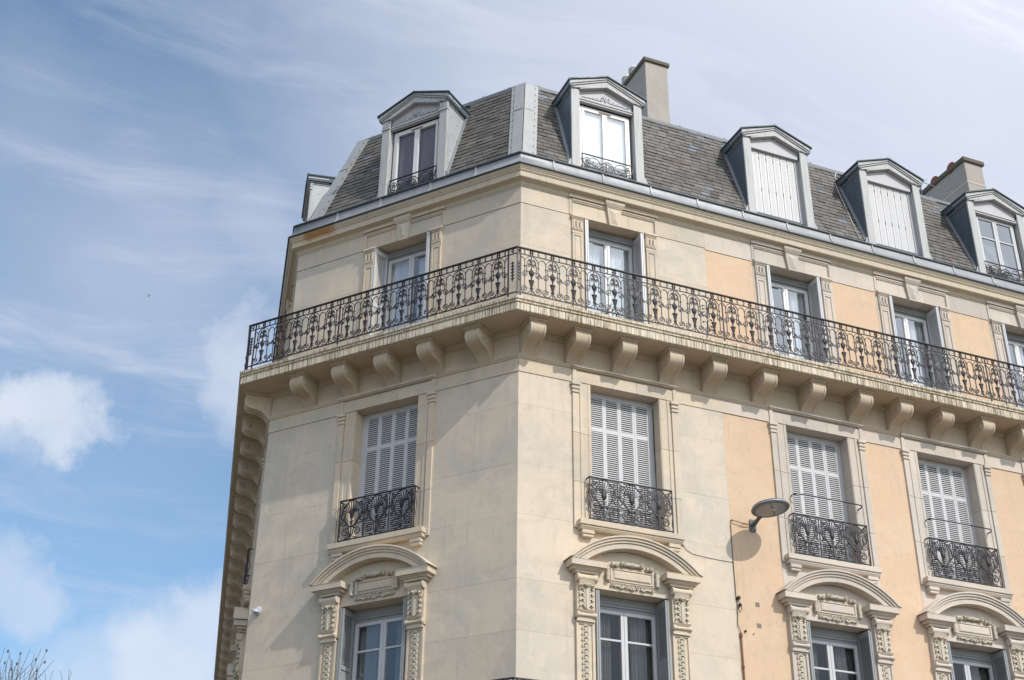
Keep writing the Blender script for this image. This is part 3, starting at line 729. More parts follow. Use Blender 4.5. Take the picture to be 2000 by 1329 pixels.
def surround3(mat):
    P = []
    zs = [9.15, 9.93, 10.78, 11.70]
    for s in (-1, 1):
        for i in range(3):
            mb = MB(); a, b = zs[i]+0.002, zs[i+1]-0.002
            mb.wb(s*0.635, s*0.862, 0.006, -0.42, a, b); mb.wb(s*0.785, s*0.838, 0.006, 0.018, a, b); mb.wb(s*0.650, s*0.690, 0.006, 0.013, a, b); mb.wb(s*0.862, s*0.97, -0.05, 0.030, a, b if i < 2 else 11.49)
            P.append(('jamb_stone', mb.mesh('jamb_stone', mat, bevel=0.003)))
        mb = MB(); mb.wb(s*0.852, s*0.985, -0.05, 0.048, 11.492, 11.530); mb.wb(s*0.862, s*0.972, -0.05, 0.034, 11.530, 11.560); mb.wb(s*0.850, s*0.988, -0.05, 0.052, 11.560, 11.608); mb.wb(s*0.858, s*0.978, -0.05, 0.040, 11.608, 11.628); mb.wb(s*0.842, s*0.998, -0.05, 0.064, 11.628, 11.688)
        P.append(('pilaster_cap', mb.mesh('pilaster_cap', mat, bevel=0.006)))
        mb = MB(); mb.wb(s*0.90, s*0.97, -0.05, 0.034, 11.692, 11.928); P.append(('panel_frame', mb.mesh('panel_frame', mat, bevel=0.004)))
    for a, b in ((-0.898, -0.22), (-0.217, 0.217), (0.22, 0.898)):
        mb = MB(); mb.wb(a, b, 0.018, -0.42, 11.704, 11.905); mb.wb(a, b, 0.006, -0.05, 11.905, 11.93); P.append(('lintel_stone', mb.mesh('lintel_stone', mat, bevel=0.002)))
    mb = MB(); mb.wb(-0.97, 0.97, 0.0, 0.060, 11.932, 11.950); mb.wb(-0.985, 0.985, 0.0, 0.078, 11.950, 11.990); P.append(('string_break', mb.mesh('string_break', mat, bevel=0.006)))
    # sill and brackets
    mb = MB(); mb.wb(-0.92, 0.92, 0.145, -0.40, 9.185, 9.275); mb.prism([(-0.0, 9.120), (-0.095, 9.120), (-0.115, 9.150), (-0.125, 9.160), (-0.125, 9.183), (0.0, 9.183)], -0.90, 0.90, 'x')
    brs = []
    for s in (-1, 1):
        bk = MB(); bk.wb(s*0.655, s*0.865, 0.0, 0.098, 9.055, 9.118); bk.wb(s*0.668, s*0.852, 0.0, 0.085, 9.005, 9.045); bk.wb(s*0.66, s*0.86, 0.0, 0.07, 9.043, 9.057)
        brs.append(('sill_bracket', bk.mesh('sill_bracket', mat, bevel=0.006)))
    P.append(('window_sill', mb.mesh('window_sill', mat, bevel=0.006), brs))
    mb = MB(); mb.wb(-0.97, 0.97, 0.0, -0.42, 8.24, 9.148); P.append(('apron_stone', mb.mesh('apron_stone', mat)))
    return P
def shut_window3():
    P = []
    for k in range(4): P.append(('shutter', SH3[0], [('louvre', SH3[1])], k))
    mb = MB()
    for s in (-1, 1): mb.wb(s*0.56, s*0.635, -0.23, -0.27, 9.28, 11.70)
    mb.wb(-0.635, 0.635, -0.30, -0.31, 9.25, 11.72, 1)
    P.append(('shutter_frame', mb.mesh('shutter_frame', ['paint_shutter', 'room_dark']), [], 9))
    return P
SUR3 = {'stone_warm': surround3('stone_warm'), 'stone_pale': surround3('stone_pale')}
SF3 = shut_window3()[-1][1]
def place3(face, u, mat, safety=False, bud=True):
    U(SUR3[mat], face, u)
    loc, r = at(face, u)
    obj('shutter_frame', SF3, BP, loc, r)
    for k in range(4):
        l2, _ = at(face, u + FACES[face][2]*(-0.558+0.279*k), -0.235+(-0.004 if k in (1, 2) else 0))
        o = obj('shutter', SH3[0], BP, l2, r); c = obj('louvre', SH3[1], o); c['kind'] = 'stuff'
    o = obj('window_railing', rail_me, BP, loc, r)
    for x in (-0.489, 0.0, 0.489):
        obj('palmette_panel', palm_me, o, (x, -0.11, 9.308))
        if bud: obj('palmette_bud', bud_me, o, (x, -0.11, 9.308))
    if safety: obj('safety_bar', bar_me, BP, loc, r)

# ---- pedimented windows of the second floor
ZC0, RO, RI = 7.49, 1.575, 1.385
def arch_prism(mb, r0, r1, d0, d1, hw, n=26, zmin=8.56):
    a1 = math.asin(min(1, hw/r1)); pts = []
    for i in range(n+1):
        a = -a1+2*a1*i/n; pts.append((r1*sin(a), max(zmin, ZC0+r1*cos(a))))
    a0 = math.asin(min(1, min(hw, r0*0.999)/r0)) if r0 > 0 else 0
    low = []
    for i in range(n+1):
        a = a0-2*a0*i/n; z = ZC0+r0*cos(a); low.append((r0*sin(a), z))
    b = len(mb.v)
    for (x1, z1), (x0, z0) in zip(pts, reversed(low)):
        z0 = max(z0, zmin) 
        for d in (d0, d1): mb.v.append((x0, -d, z0)); mb.v.append((x1, -d, z1))
    for i in range(n):
        a = b+4*i; c = a+4
        mb.f += [(a, a+1, c+1, c), (a+2, c+2, c+3, a+3), (a+1, a+3, c+3, c+1), (a, c, c+2, a+2)]; mb.m += [0]*4
    mb.f += [(b, b+2, b+3, b+1), (b+4*n, b+4*n+1, b+4*n+3, b+4*n+2)]; mb.m += [0, 0]
def pediment_parts(mat, carved):
    P = []
    mb = MB()
    arch_prism(mb, RI, RI+0.085, 0.0, 0.185, 0.97, zmin=8.585); arch_prism(mb, RI+0.085, RI+0.125, 0.0, 0.205, 1.06, zmin=8.585)
    arch_prism(mb, RI+0.125, RI+0.165, 0.0, 0.228, 1.11, zmin=8.585); arch_prism(mb, RI+0.165, RO+0.005, 0.0, 0.25, 1.15, zmin=8.585)
    arch = mb.mesh('pediment_arch', mat, bevel=0.004)
    P.append(('pediment_arch', arch))
    # tympanum with its tablet
    mb = MB(); mb.wb(-0.66, 0.66, 0.012, -0.42, 8.222, 8.40)
    a = []
    n = 16
    for i in range(n+1):
        t = -0.62+1.24*i/n; a.append((RI*sin(t)*1.06, ZC0+RI*cos(t)-0.01))
    mb.prism([(-0.85, 8.40)]+a+[(0.85, 8.40)], -0.012, 0.0)
    tym = mb.mesh('tympanum', mat)
    tb = MB(); tb.wb(-0.40, 0.40, 0.012, 0.030, 8.345, 8.60); tb.wb(-0.375, -0.345, 0.03, 0.045, 8.37, 8.575); tb.wb(0.345, 0.375, 0.03, 0.045, 8.37, 8.575); tb.wb(-0.345, 0.345, 0.03, 0.045, 8.555, 8.575); tb.wb(-0.345, 0.345, 0.03, 0.045, 8.37, 8.39)
    tb.quadbox([(-0.33, -0.03, 8.40), (0.33, -0.03, 8.40), (0.33, -0.03, 8.545), (-0.33, -0.03, 8.545), (-0.30, -0.052, 8.42), (0.30, -0.052, 8.42), (0.30, -0.052, 8.525), (-0.30, -0.052, 8.525)])
    tab = tb.mesh('tablet', mat, bevel=0.003)
    sc = MB()
    def roll(x0, x1, z, r, ax='x', d=0.055):
        if ax == 'x': sc.lathe([(r, x0), (r*1.12, x0+0.012), (r*0.8, x0+0.03), (r*0.72, (x0+x1)/2), (r*0.8, x1-0.03), (r*1.12, x1-0.012), (r, x1)], 0, -d, z, 10, 'x')
        else: sc.lathe([(r, x0), (r*1.1, x0+0.012), (r*0.75, (x0+x1)/2), (r*1.1, x1-0.012), (r, x1)], z, -d, 0, 10, 'z')
    roll(-0.20, 0.0, 8.655, 0.038); roll(0.0, 0.19, 8.655, 0.038); roll(-0.36, -0.25, 8.625, 0.036); roll(0.24, 0.35, 8.625, 0.036)
    roll(8.36, 8.47, -0.43, 0.036, 'z'); roll(8.47, 8.58, -0.425, 0.03, 'z'); roll(8.36, 8.47, 0.43, 0.036, 'z'); roll(8.47, 8.58, 0.425, 0.03, 'z')
    def vol(x, z, r, sg=1, d=0.035):
        pts = spiral(x, z, r, r*0.2, 0.4, 1.4, 16, sg); sc.bar(pts, r*0.28, 0.035, -d)
        octa(sc, x, z, r*0.25, 0.03, -d)
    for s in (-1, 1):
        vol(s*0.095, 8.315, 0.048, s); vol(s*0.345, 8.302, 0.034, -s)
        sc.bar(cat([(s*0.14, 8.30), (s*0.19, 8.275), (s*0.25, 8.30), (s*0.31, 8.285)], 4), 0.022, 0.035, -0.035)
        sc.bar(cat([(s*0.05, 8.29), (s*0.0, 8.265), (s*0.02, 8.32)], 4), 0.018, 0.03, -0.035)
        for k in range(6): sc.bar([(s*(0.16+0.028*k), 8.335), (s*(0.172+0.028*k), 8.295)], 0.012, 0.03, -0.03)
        vol(s*0.43, 8.60, 0.03, s); vol(s*0.30, 8.68-0.055, 0.028, s, 0.085); vol(s*0.15, 8.655, 0.034, s, 0.09)
    scm = sc.mesh('tablet_scrolls', carved, smooth=radians(45))
    P.append(('tympanum', tym, [('tablet', tab), ('tablet_scrolls', scm)]))
    # lintel ends / jambs below
    for s in (-1, 1):
        zs = [5.62, 6.40, 7.20, 7.86, 8.24]
        for i in range(4):
            mb = MB(); mb.wb(s*0.635, s*0.665, 0.006, -0.42, zs[i]+0.002, zs[i+1]-0.002); mb.wb(s*0.665, s*0.97, 0.0, -0.42, zs[i]+0.002, zs[i+1]-0.002); P.append(('jamb_stone', mb.mesh('jamb_stone', mat)))
        x = s*0.815
        # impost block with mouldings
        mb = MB(); mb.prism([(0, 8.48), (-0.225, 8.48), (-0.228, 8.575), (-0.238, 8.583), (0, 8.583)], x-0.30, x+0.30, 'x')
        mb.prism([(0, 8.435), (-0.150, 8.435), (-0.165, 8.455), (-0.195, 8.465), (-0.200, 8.478), (0, 8.478)], x-0.255, x+0.255, 'x'); mb.wb(x-0.20, x+0.20, 0, 0.135, 8.395, 8.434)
        imp = mb.mesh('impost_block', mat, bevel=0.004)
        # console: volute, leaves, lower roll
        mb = MB(); mb.wb(x-0.150, x+0.150, 0.0, 0.075, 7.66, 8.395)
        mb.lathe([(0.062, -0.17), (0.066, -0.155), (0.054, -0.12), (0.050, 0), (0.054, 0.12), (0.066, 0.155), (0.062, 0.17)], x, -0.105, 8.325, 12, 'x')
        mb.prism([(0, 8.30), (-0.145, 8.30), (-0.125, 8.25), (-0.10, 8.20), (-0.075, 8.15), (0, 8.15)], x-0.13, x+0.13, 'x')
        mb.lathe([(0.030, -0.165), (0.040, -0.158), (0.040, -0.125), (0.030, -0.105), (0.028, 0), (0.030, 0.105), (0.040, 0.125), (0.040, 0.158), (0.030, 0.165)], x, -0.082, 7.755, 10, 'x')
        mb.prism([(0, 7.83), (-0.115, 7.83), (-0.09, 7.795), (0, 7.795)], x-0.145, x+0.145, 'x')
        mb.wb(x-0.15, x+0.15, 0.0, 0.055, 7.685, 7.72)
        cons = mb.mesh('console', mat, smooth=radians(40))
        lv = MB()
        for sx in (-1, 1):
            for j in range(4):
                z = 7.86+0.085*j; q = 0.03+0.012*j
                lv.bar(cat([(x+sx*0.012, z), (x+sx*0.05, z+0.05), (x+sx*(0.085+0.006*j), z+0.06), (x+sx*0.105, z+0.025)], 4), 0.026, 0.05, -0.085)
                octa(lv, x+sx*0.105, z+0.02, 0.016, 0.018, -0.105-0.006*j)
                lv.bar(cat([(x+sx*0.01, z+0.02), (x+sx*0.03, z+0.075), (x+sx*0.06, z+0.10)], 4), 0.018, 0.04, -0.095)
            octa(lv, x+sx*0.035, 8.215, 0.034, 0.03, -0.135); octa(lv, x+sx*0.095, 8.20, 0.034, 0.03, -0.13)
        lv.bar([(x, 7.84), (x, 8.22)], 0.03, 0.05, -0.10); octa(lv, x, 8.20, 0.04, 0.035, -0.145)
        lvm = lv.mesh('carved_leaves', carved)
        P.append(('console', cons, [('impost_block', imp), ('carved_leaves', lvm)]))
        # carved pilaster strip
        mb = MB(); mb.wb(x-0.150, x+0.150, 0.0, 0.025, 5.62, 7.66)
        for q in (-1, 1): mb.wb(x+q*0.112, x+q*0.150, 0.025, 0.045, 5.62, 7.66); 
        mb.wb(x-0.112, x+0.112, 0.025, 0.045, 7.625, 7.66)
        ch = MB(); z = 7.565
        while z > 5.7:
            ch.bar(arc(x, z, 0.048, 0.048, radians(200), radians(-60), 9), 0.020, 0.035, -0.035)
            ch.lathe([(0.026, -0.055), (0.020, -0.045), (0.030, -0.025)], x+0.006, 0, z-0.01, 8, 'y')
            z -= 0.088
        P.append(('pilaster_strip', mb.mesh('pilaster_strip', mat, bevel=0.003), [('chain_carving', ch.mesh('chain_carving', carved, smooth=radians(40)))]))
    return P
PED = {'stone_warm': pediment_parts('stone_warm', 'stone_carved'), 'stone_pale': pediment_parts('stone_pale', 'stone_carved')}

def casement(z0, z1, hw, d, frame_mat, bars, sash=0.055, head=0.0, xcut=0.0):
    """window of two leaves: returns (frame mesh, list of glazing children, curtain)"""
    mb = MB(); of = 0.05
    for s in (-1, 1): mb.wb(s*hw, s*(hw-of), d, d-0.07, z0, z1)
    mb.wb(-hw+of, hw-of, d, d-0.07, z1-of, z1); mb.wb(-hw+of, hw-of, d, d-0.07, z0, z0+0.08)
    x1 = hw-of-0.004
    sa = []
    for s in (-1, 1):
        m2 = MB(); a, b = sorted((s*0.002, s*x1)); zt, zb = z1-of-0.004, z0+0.084
        m2.wb(a, a+sash, d+0.012, d-0.04, zb, zt); m2.wb(b-sash, b, d+0.012, d-0.04, zb, zt); m2.wb(a+sash, b-sash, d+0.012, d-0.04, zt-sash, zt); m2.wb(a+sash, b-sash, d+0.012, d-0.04, zb, zb+0.11)
        for zz in bars: m2.wb(a+sash, b-sash, d+0.008, d-0.03, zz-0.016, zz+0.016)
        sa.append(m2)
    return mb, sa, x1, sash
CAS = {}
def make_case(key, z0, z1, hw, d, fmat, smat, gmat, bars, cur, sash=0.055, cur_cover=(0.0, 1.0), room='room_dark'):
    mb, sa, x1, sash = casement(z0, z1, hw, d, fmat, bars, sash)
    fr = mb.mesh('window_frame', fmat, bevel=0.003); sashes = []
    for i, s in enumerate((-1, 1)):
        g = MB(); a, b = sorted((s*(sash), s*(x1-sash))); a -= 0.004; b += 0.004
        cuts = [z0+0.084+0.10]+list(bars)+[z1-0.05-sash]
        panes = []
        for c0, c1 in zip(cuts[:-1], cuts[1:]):
            g = MB(); g.wb(a, b, d-0.012, d-0.018, c0, c1); panes.append(g.mesh('glass_pane', gmat))
        sashes.append((sa[i].mesh('casement', smat, bevel=0.003), panes))
    # curtain: pleated sheet close behind the glass
    cu = []
    for s, (c0, c1) in ((-1, cur_cover), (1, cur_cover)):
        m3 = MB(); n = 44; b0 = len(m3.v); xa, xb = s*(x1)*c0+s*0.03, s*x1*c1
        for i in range(n+1):
            x = xa+(xb-xa)*i/n; am = 0.15 if key in ('dw', 'dB') else 1.0; y = -(d-(0.06 if key in ('dw', 'dB') else 0.13))+am*(0.022*sin(i*1.35)+0.008*sin(i*3.1))
            m3.v += [(x, y, z0+0.05), (x, y, z1-0.04)]
        for i in range(n): m3.f.append((b0+2*i, b0+2*i+2, b0+2*i+3, b0+2*i+1)); m3.m.append(0)
        cu.append(m3.mesh('curtain', cur, fix=False, smooth=True))
    # room box
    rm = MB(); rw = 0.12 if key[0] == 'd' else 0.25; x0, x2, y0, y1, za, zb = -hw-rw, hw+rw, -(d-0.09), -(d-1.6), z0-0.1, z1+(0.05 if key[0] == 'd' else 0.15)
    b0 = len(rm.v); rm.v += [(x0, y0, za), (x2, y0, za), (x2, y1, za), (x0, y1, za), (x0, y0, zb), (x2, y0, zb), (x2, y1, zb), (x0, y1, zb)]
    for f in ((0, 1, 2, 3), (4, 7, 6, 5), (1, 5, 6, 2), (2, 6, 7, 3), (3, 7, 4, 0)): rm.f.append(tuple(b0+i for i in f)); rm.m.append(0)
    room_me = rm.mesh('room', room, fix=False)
    CAS[key] = (fr, sashes, cu, room_me)
def put_case(key, face, u, dy=0.0, parent=None):
    fr, sashes, cu, rm = CAS[key]; loc, r = at(face, u, dy)
    if parent is None:
        obj('window_frame', fr, BP, loc, r); obj('room', rm, BP, loc, r)
        for me, panes in sashes:
            o = obj('casement', me, BP, loc, r)
            for p in panes: obj('glass_pane', p, o)
        for c in cu: obj('curtain', c, BP, loc, r)
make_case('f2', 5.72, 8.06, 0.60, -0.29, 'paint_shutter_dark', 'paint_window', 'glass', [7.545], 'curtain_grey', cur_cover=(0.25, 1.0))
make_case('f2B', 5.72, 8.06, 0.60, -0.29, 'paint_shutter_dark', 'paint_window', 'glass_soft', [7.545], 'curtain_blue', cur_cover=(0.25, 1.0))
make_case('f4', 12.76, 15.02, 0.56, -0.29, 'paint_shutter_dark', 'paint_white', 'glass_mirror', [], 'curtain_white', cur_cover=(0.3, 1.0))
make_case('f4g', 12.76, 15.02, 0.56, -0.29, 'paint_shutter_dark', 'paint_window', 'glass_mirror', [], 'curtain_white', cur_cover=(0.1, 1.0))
head2 = MB().wb(-0.635, 0.635, -0.27, -0.36, 8.062, 8.222).wb(-0.60, 0.60, -0.255, -0.27, 8.10, 8.12).mesh('window_head', 'paint_shutter_dark', bevel=0.003)
sill2 = MB().wb(-0.66, 0.66, 0.02, -0.42, 5.58, 5.715).mesh('door_sill', 'stone_warm')
head4 = MB().wb(-0.595, 0.595, -0.26, -0.36, 15.022, 15.158).wb(-0.57, 0.57, -0.245, -0.26, 15.06, 15.08).mesh('window_head', 'paint_shutter_dark', bevel=0.003)
def put_leaf(face, u, x, d, SH, ang, mats=None):
    """shutter leaf hinged at local x, depth d, turned by ang (degrees)"""
    o_, r = at(face, u + FACES[face][2]*x, d)
    o = obj('shutter', SH[0], BP, o_, r+radians(ang)); c = obj('louvre', SH[1], o); c['kind'] = 'stuff'
def place2(face, u, mat, key='f2'):
    U(PED[mat], face, u); put_case(key, face, u)
    loc, r = at(face, u); obj('window_head', head2, BP, loc, r); obj('door_sill', sill2, BP, loc, r)
    for s in (-1, 1):
        for k in range(2): put_leaf(face, u, s*(0.612-0.034*k), -0.275, SH2, -90)
# ---- floor 4
def surround4(mat):
    P = []
    for s in (-1, 1):
        x = s*0.735
        mb = MB(); mb.wb(s*0.597, s*0.885, 0.0, -0.41, 12.70, 15.165)
        P.append(('jamb_stone', mb.mesh('jamb_stone', mat)))
        mb = MB(); mb.wb(x-0.100, x+0.100, 0.0, 0.020, 12.70, 14.78)
        for q in (-1, 1): mb.wb(x+q*0.064, x+q*0.100, 0.020, 0.034, 12.70, 14.78)
        mb.wb(x-0.064, x+0.064, 0.020, 0.034, 14.735, 14.78)
        mb.wb(x-0.05, x+0.05, 0.02, 0.028, 12.75, 14.70)
        pil = mb.mesh('pilaster', mat, bevel=0.003)
        cp = MB(); cp.wb(x-0.104, x+0.104, 0.0, 0.036, 14.782, 14.84)
        for k in range(6): cp.wb(x-0.100+0.036*k, x-0.080+0.036*k, 0.0, 0.048, 14.842, 14.872)
        cp.wb(x-0.104, x+0.104, 0.0, 0.034, 14.874, 15.072)
        for q in (-1, 1): cp.wb(x+q*0.034-0.010, x+q*0.034+0.010, 0.034, 0.0365, 14.91, 15.03, 1)
        for q in (-2, 0, 2): cp.wb(x+q*0.034-0.016, x+q*0.034+0.016, 0.034, 0.046, 14.89, 15.05)
        cp.wb(x-0.112, x+0.112, 0.0, 0.046, 15.074, 15.094); cp.wb(x-0.118, x+0.118, 0.0, 0.056, 15.096, 15.112); cp.wb(x-0.126, x+0.126, 0.0, 0.068, 15.114, 15.155)
        P.append(('pilaster', pil, [('capital', cp.mesh('capital', [mat, 'brown_cap'], bevel=0.002))]))
    for a, b in ((-0.885, -0.30), (-0.297, 0.297), (0.30, 0.885)):
        mb = MB(); mb.wb(a, b, 0.0, -0.41, 15.168, 15.50); P.append(('lintel_stone', mb.mesh('lintel_stone', mat)))
    mb = MB()
    for s in (-1, 1): mb.wb(s*0.838, s*0.885, 0.0, 0.022, 15.17, 15.505); mb.wb(s*0.815, s*0.825, 0.0, 0.010, 15.17, 15.44)
    mb.wb(-0.838, 0.838, 0.0, 0.018, 15.450, 15.466); mb.wb(-0.838, 0.838, 0.0, 0.026, 15.466, 15.484); mb.wb(-0.838, 0.838, 0.0, 0.036, 15.484, 15.51)
    mb.wb(-0.90, 0.90, 0.01, 0.062, 15.530, 15.60)
    P.append(('panel_frame', mb.mesh('panel_frame', mat, bevel=0.003)))
    mb = MB()
    def trap(z0, z1, h0, h1, d0, d1):
        mb.quadbox([(-h0, 0, z0), (h0, 0, z0), (h1, 0, z1), (-h1, 0, z1), (-h0, -d0, z0), (h0, -d0, z0), (h1, -d1, z1), (-h1, -d1, z1)])
    trap(15.125, 15.49, 0.100, 0.148, 0.050, 0.060)
    b = len(mb.v); mb.v += [(-0.062, -0.053, 15.165), (0.062, -0.053, 15.165), (0.102, -0.061, 15.455), (-0.102, -0.061, 15.455), (0, -0.085, 15.25), (0, -0.092, 15.37)]
    mb.f += [(b, b+1, b+4), (b+1, b+2, b+5, b+4), (b+2, b+3, b+5), (b+3, b, b+4, b+5)]; mb.m += [0]*4
    trap(15.49, 15.515, 0.158, 0.166, 0.07, 0.078); trap(15.515, 15.55, 0.168, 0.185, 0.085, 0.10); trap(15.55, 15.615, 0.188, 0.195, 0.105, 0.12)
    P.append(('keystone', mb.mesh('keystone', mat, bevel=0.003)))
    return P
SUR4 = {'stone_warm': surround4('stone_warm'), 'stone_pale': surround4('stone_pale')}
def place4(face, u, mat, key, angs=(-90, -90)):
    U(SUR4[mat], face, u, D4); put_case(key, face, u, D4)
    loc, r = at(face, u, D4); obj('window_head', head4, BP, loc, r)
    for s, a in ((-1, angs[0]), (1, angs[1])):
        for k in range(2): put_leaf(face, u, s*(0.572-0.034*k), D4-0.27, SH4, a)
for k, u in enumerate(WC):
    mt = 'stone_warm' if k == 0 else 'stone_pale'
    place3('C', u, mt, safety=k in (1, 2, 3)); place2('C', u, mt); place4('C', u, mt, 'f4g' if k == 0 else 'f4')
place3('B', WIN['B'][0], 'stone_warm', bud=False); place2('B', WIN['B'][0], 'stone_warm', 'f2B'); place4('B', WIN['B'][0], 'stone_warm', 'f4g', (-104, -90))
for k, u in enumerate(WA):
    place3('A', u, 'stone_warm'); place2('A', u, 'stone_warm'); place4('A', u, 'stone_warm', 'f4g')

# ------------------------------------------------------------------ mansard roof
MB0, MB1 = (-0.37, 16.34), (-1.21, 18.75)      # (d, z) foot and ridge of the slate slope
def slope(z, off=0.0): return MB0[0]+(MB1[0]-MB0[0])*(z-MB0[1])/(MB1[1]-MB0[1])+off
mb = MB(); sweep(mb, [(-0.20, 16.10), (-0.36, 16.28), (MB0[0]-0.012, MB0[1]), (MB1[0]-0.012, MB1[1]), (MB1[0]-0.3, MB1[1]), (-0.7, 16.05)], S0, S1)
obj('roof_boarding', mb.mesh('roof_boarding', 'zinc_dark'), BP)
def roof_top():
    mb = MB(); pts = [off_pt(s, MB1[0]-0.02) for s in (S0, ARC[1], ARC[2], S1)]; inn = [off_pt(s, -4.5) for s in (S0, ARC[1], ARC[2], S1)]
    for p in pts: mb.v.append((p.x, p.y, 18.74))
    for p in inn: mb.v.append((p.x, p.y, 19.35))
    for i in range(3): mb.f.append((i, i+1, i+5, i+4)); mb.m.append(0)
    mb.f.append((4, 5, 6, 7)); mb.m.append(0)
    obj('roof_top', mb.mesh('roof_top', 'zinc_roof'), BP)
    mb = MB(); sweep(mb, [(MB1[0]+0.03, 18.70), (MB1[0]+0.045, 18.76), (MB1[0]+0.01, 18.79), (MB1[0]-0.05, 18.79), (MB1[0]-0.08, 18.74)], S0, S1)
    o = obj('ridge_flashing', mb.mesh('ridge_flashing', 'zinc', smooth=radians(40)), BP)
    clip = MB().lathe([(0.022, 0), (0.024, 0.02), (0.012, 0.05), (0.004, 0.055)], n=7).mesh('ridge_clip', 'zinc')
    for fc, L_ in (('B', [0.95, 1.55, 2.2, 2.9, 3.6, 4.2]), ('C', [0.9+1.05*k for k in range(12)])):
        for u in L_:
            loc, r = at(fc, u, MB1[0]-0.01); obj('ridge_clip', clip, o, (loc[0], loc[1], 18.785), r)
roof_top()
# slates
DORM = {'C': WC, 'B': WIN['B'], 'A': [2.1, 5.9, 8.7, 11.5]}
def slates():
    rnd = random.Random(3); rows = 22; L = hypot(MB1[0]-MB0[0], MB1[1]-MB0[1]); p = L/rows
    dd, dz = (MB1[0]-MB0[0])/L, (MB1[1]-MB0[1])/L
    allq = []
    for fc, umax in (('B', LB), ('C', CEND)):
        loc, r = at(fc, 0); o_, rr, sg = FACES[fc]; t = {'B': tB, 'C': tC}[fc]; n_ = {'B': nB, 'C': nC}[fc]
        for i in range(rows):
            s = p*i; d = MB0[0]+dd*s; z = MB0[1]+dz*s
            ua = -d*TKC+0.24; ub = (LB+d*TLA-0.24) if fc == 'B' else CEND
            u = ua-(0.03+0.1*(i % 2)); w0 = 0.20
            while u < ub:
                w = w0*rnd.uniform(0.86, 1.14); a, b = max(u, ua), min(u+w, ub); u += w
                if b-a < 0.03: continue
                um = (a+b)/2
                if any(abs(um-x) < 0.70 for x in DORM[fc]): continue
                lift = rnd.uniform(0.011, 0.021); sag = rnd.uniform(-0.006, 0.006); tilt = rnd.uniform(-0.003, 0.003)
                c8 = []
                for (uu, ss, oo) in ((a+0.004, s+sag-tilt, lift), (b-0.004, s+sag+tilt, lift), (b-0.004, s+p*1.25, 0.002), (a+0.004, s+p*1.25, 0.002)):
                    for hh in (0.0, 0.008):
                        dq = MB0[0]+dd*ss+(oo+hh)*dz; zq = MB0[1]+dz*ss-(oo+hh)*dd
                        P = o_+t*uu+n_*dq; c8.append((P.x, P.y, zq))
                c8 = [c8[0], c8[2], c8[4], c8[6], c8[1], c8[3], c8[5], c8[7]]
                tn = rnd.random()
                if tn > 0.972: tn = 0.97+0.03*rnd.random()
                else: tn *= 0.9
                cen = Vector(c8[4]); allq.append(((cen-CAMP).length, tn, c8, fc))
    allq.sort(key=lambda q: q[0])
    def build(items, name):
        mb = MB(); tone = []
        for _, tn, c8, _f in items: mb.quadbox(c8); tone += [tn]*8
        me = mb.mesh(name, 'slate'); at_ = me.attributes.new('tone', 'FLOAT', 'POINT'); at_.data.foreach_set('value', tone); return me
    near = allq[:300]; rest = allq[300:]
    for q in near: obj('slate', build([q], 'slate'), BP)
    obj('slates', build(rest, 'slates'), BP, kind='stuff')
slates()
# zinc hips
def hip(i, nm):
    b = NRM[i-1]+NRM[i]; b = b/(b.dot(NRM[i])); t0 = (PATH[i-1]-PATH[i]).normalized(); t1 = (PATH[i+1]-PATH[i]).normalized()
    def mk(w0, w1, lift, th, mat, name, kids=None):
        mb = MB()
        for t_, n_ in ((t0, NRM[i-1]), (t1, NRM[i])):
            q = []
            for (d, z) in (MB0, MB1):
                d0 = d+0.01
                K = PATH[i]+b*d0
                for w in (w0, w1):
                    for l in (lift, lift+th):
                        P = K+t_*w+n_*l; q.append(Vector((P.x, P.y, z-0.01+l*0.3)))
            # order: foot w0 l0, foot w0 l1, foot w1 l0, foot w1 l1, top ...
            mb.quadbox([q[0], q[2], q[6], q[4], q[1], q[3], q[7], q[5]])
        return mb.mesh(name, mat, bevel=0.0)
    o = obj('hip_capping', mk(-0.004, 0.20, 0.018, 0.02, 'zinc_roof', 'hip_capping'), BP)
    obj('hip_strip', mk(0.205, 0.275, 0.012, 0.016, 'zinc_roof', 'hip_strip'), o)
    cl = MB()
    for t_, n_ in ((t0, NRM[i-1]), (t1, NRM[i])):
        for k in range(11):
            f = (k+0.5)/11; d = MB0[0]+(MB1[0]-MB0[0])*f; z = MB0[1]+(MB1[1]-MB0[1])*f
            P = PATH[i]+b*d+t_*0.203+n_*0.04
            cl.box(P.x-0.011, P.x+0.011, P.y-0.011, P.y+0.011, z-0.012, z+0.012)
    obj('hip_clip', cl.mesh('hip_clip', 'zinc_dark'), o)
    # sheet joints
    jt = MB()
    for f in (0.62,):
        d = MB0[0]+(MB1[0]-MB0[0])*f; z = MB0[1]+(MB1[1]-MB0[1])*f
        for t_, n_ in ((t0, NRM[i-1]), (t1, NRM[i])):
            K = PATH[i]+b*(d+0.012); q = []
            for w in (0.0, 0.20):
                for zz, l in ((z, 0.038), (z+0.018, 0.038), (z, 0.044), (z+0.018, 0.044)):
                    P = K+t_*w+n_*l; q.append((P.x, P.y, zz))
            jt.quadbox([q[0], q[4], q[5], q[1], q[2], q[6], q[7], q[3]])
    obj('hip_joint', jt.mesh('hip_joint', 'zinc'), o)
hip(2, 'K'); hip(1, 'L')

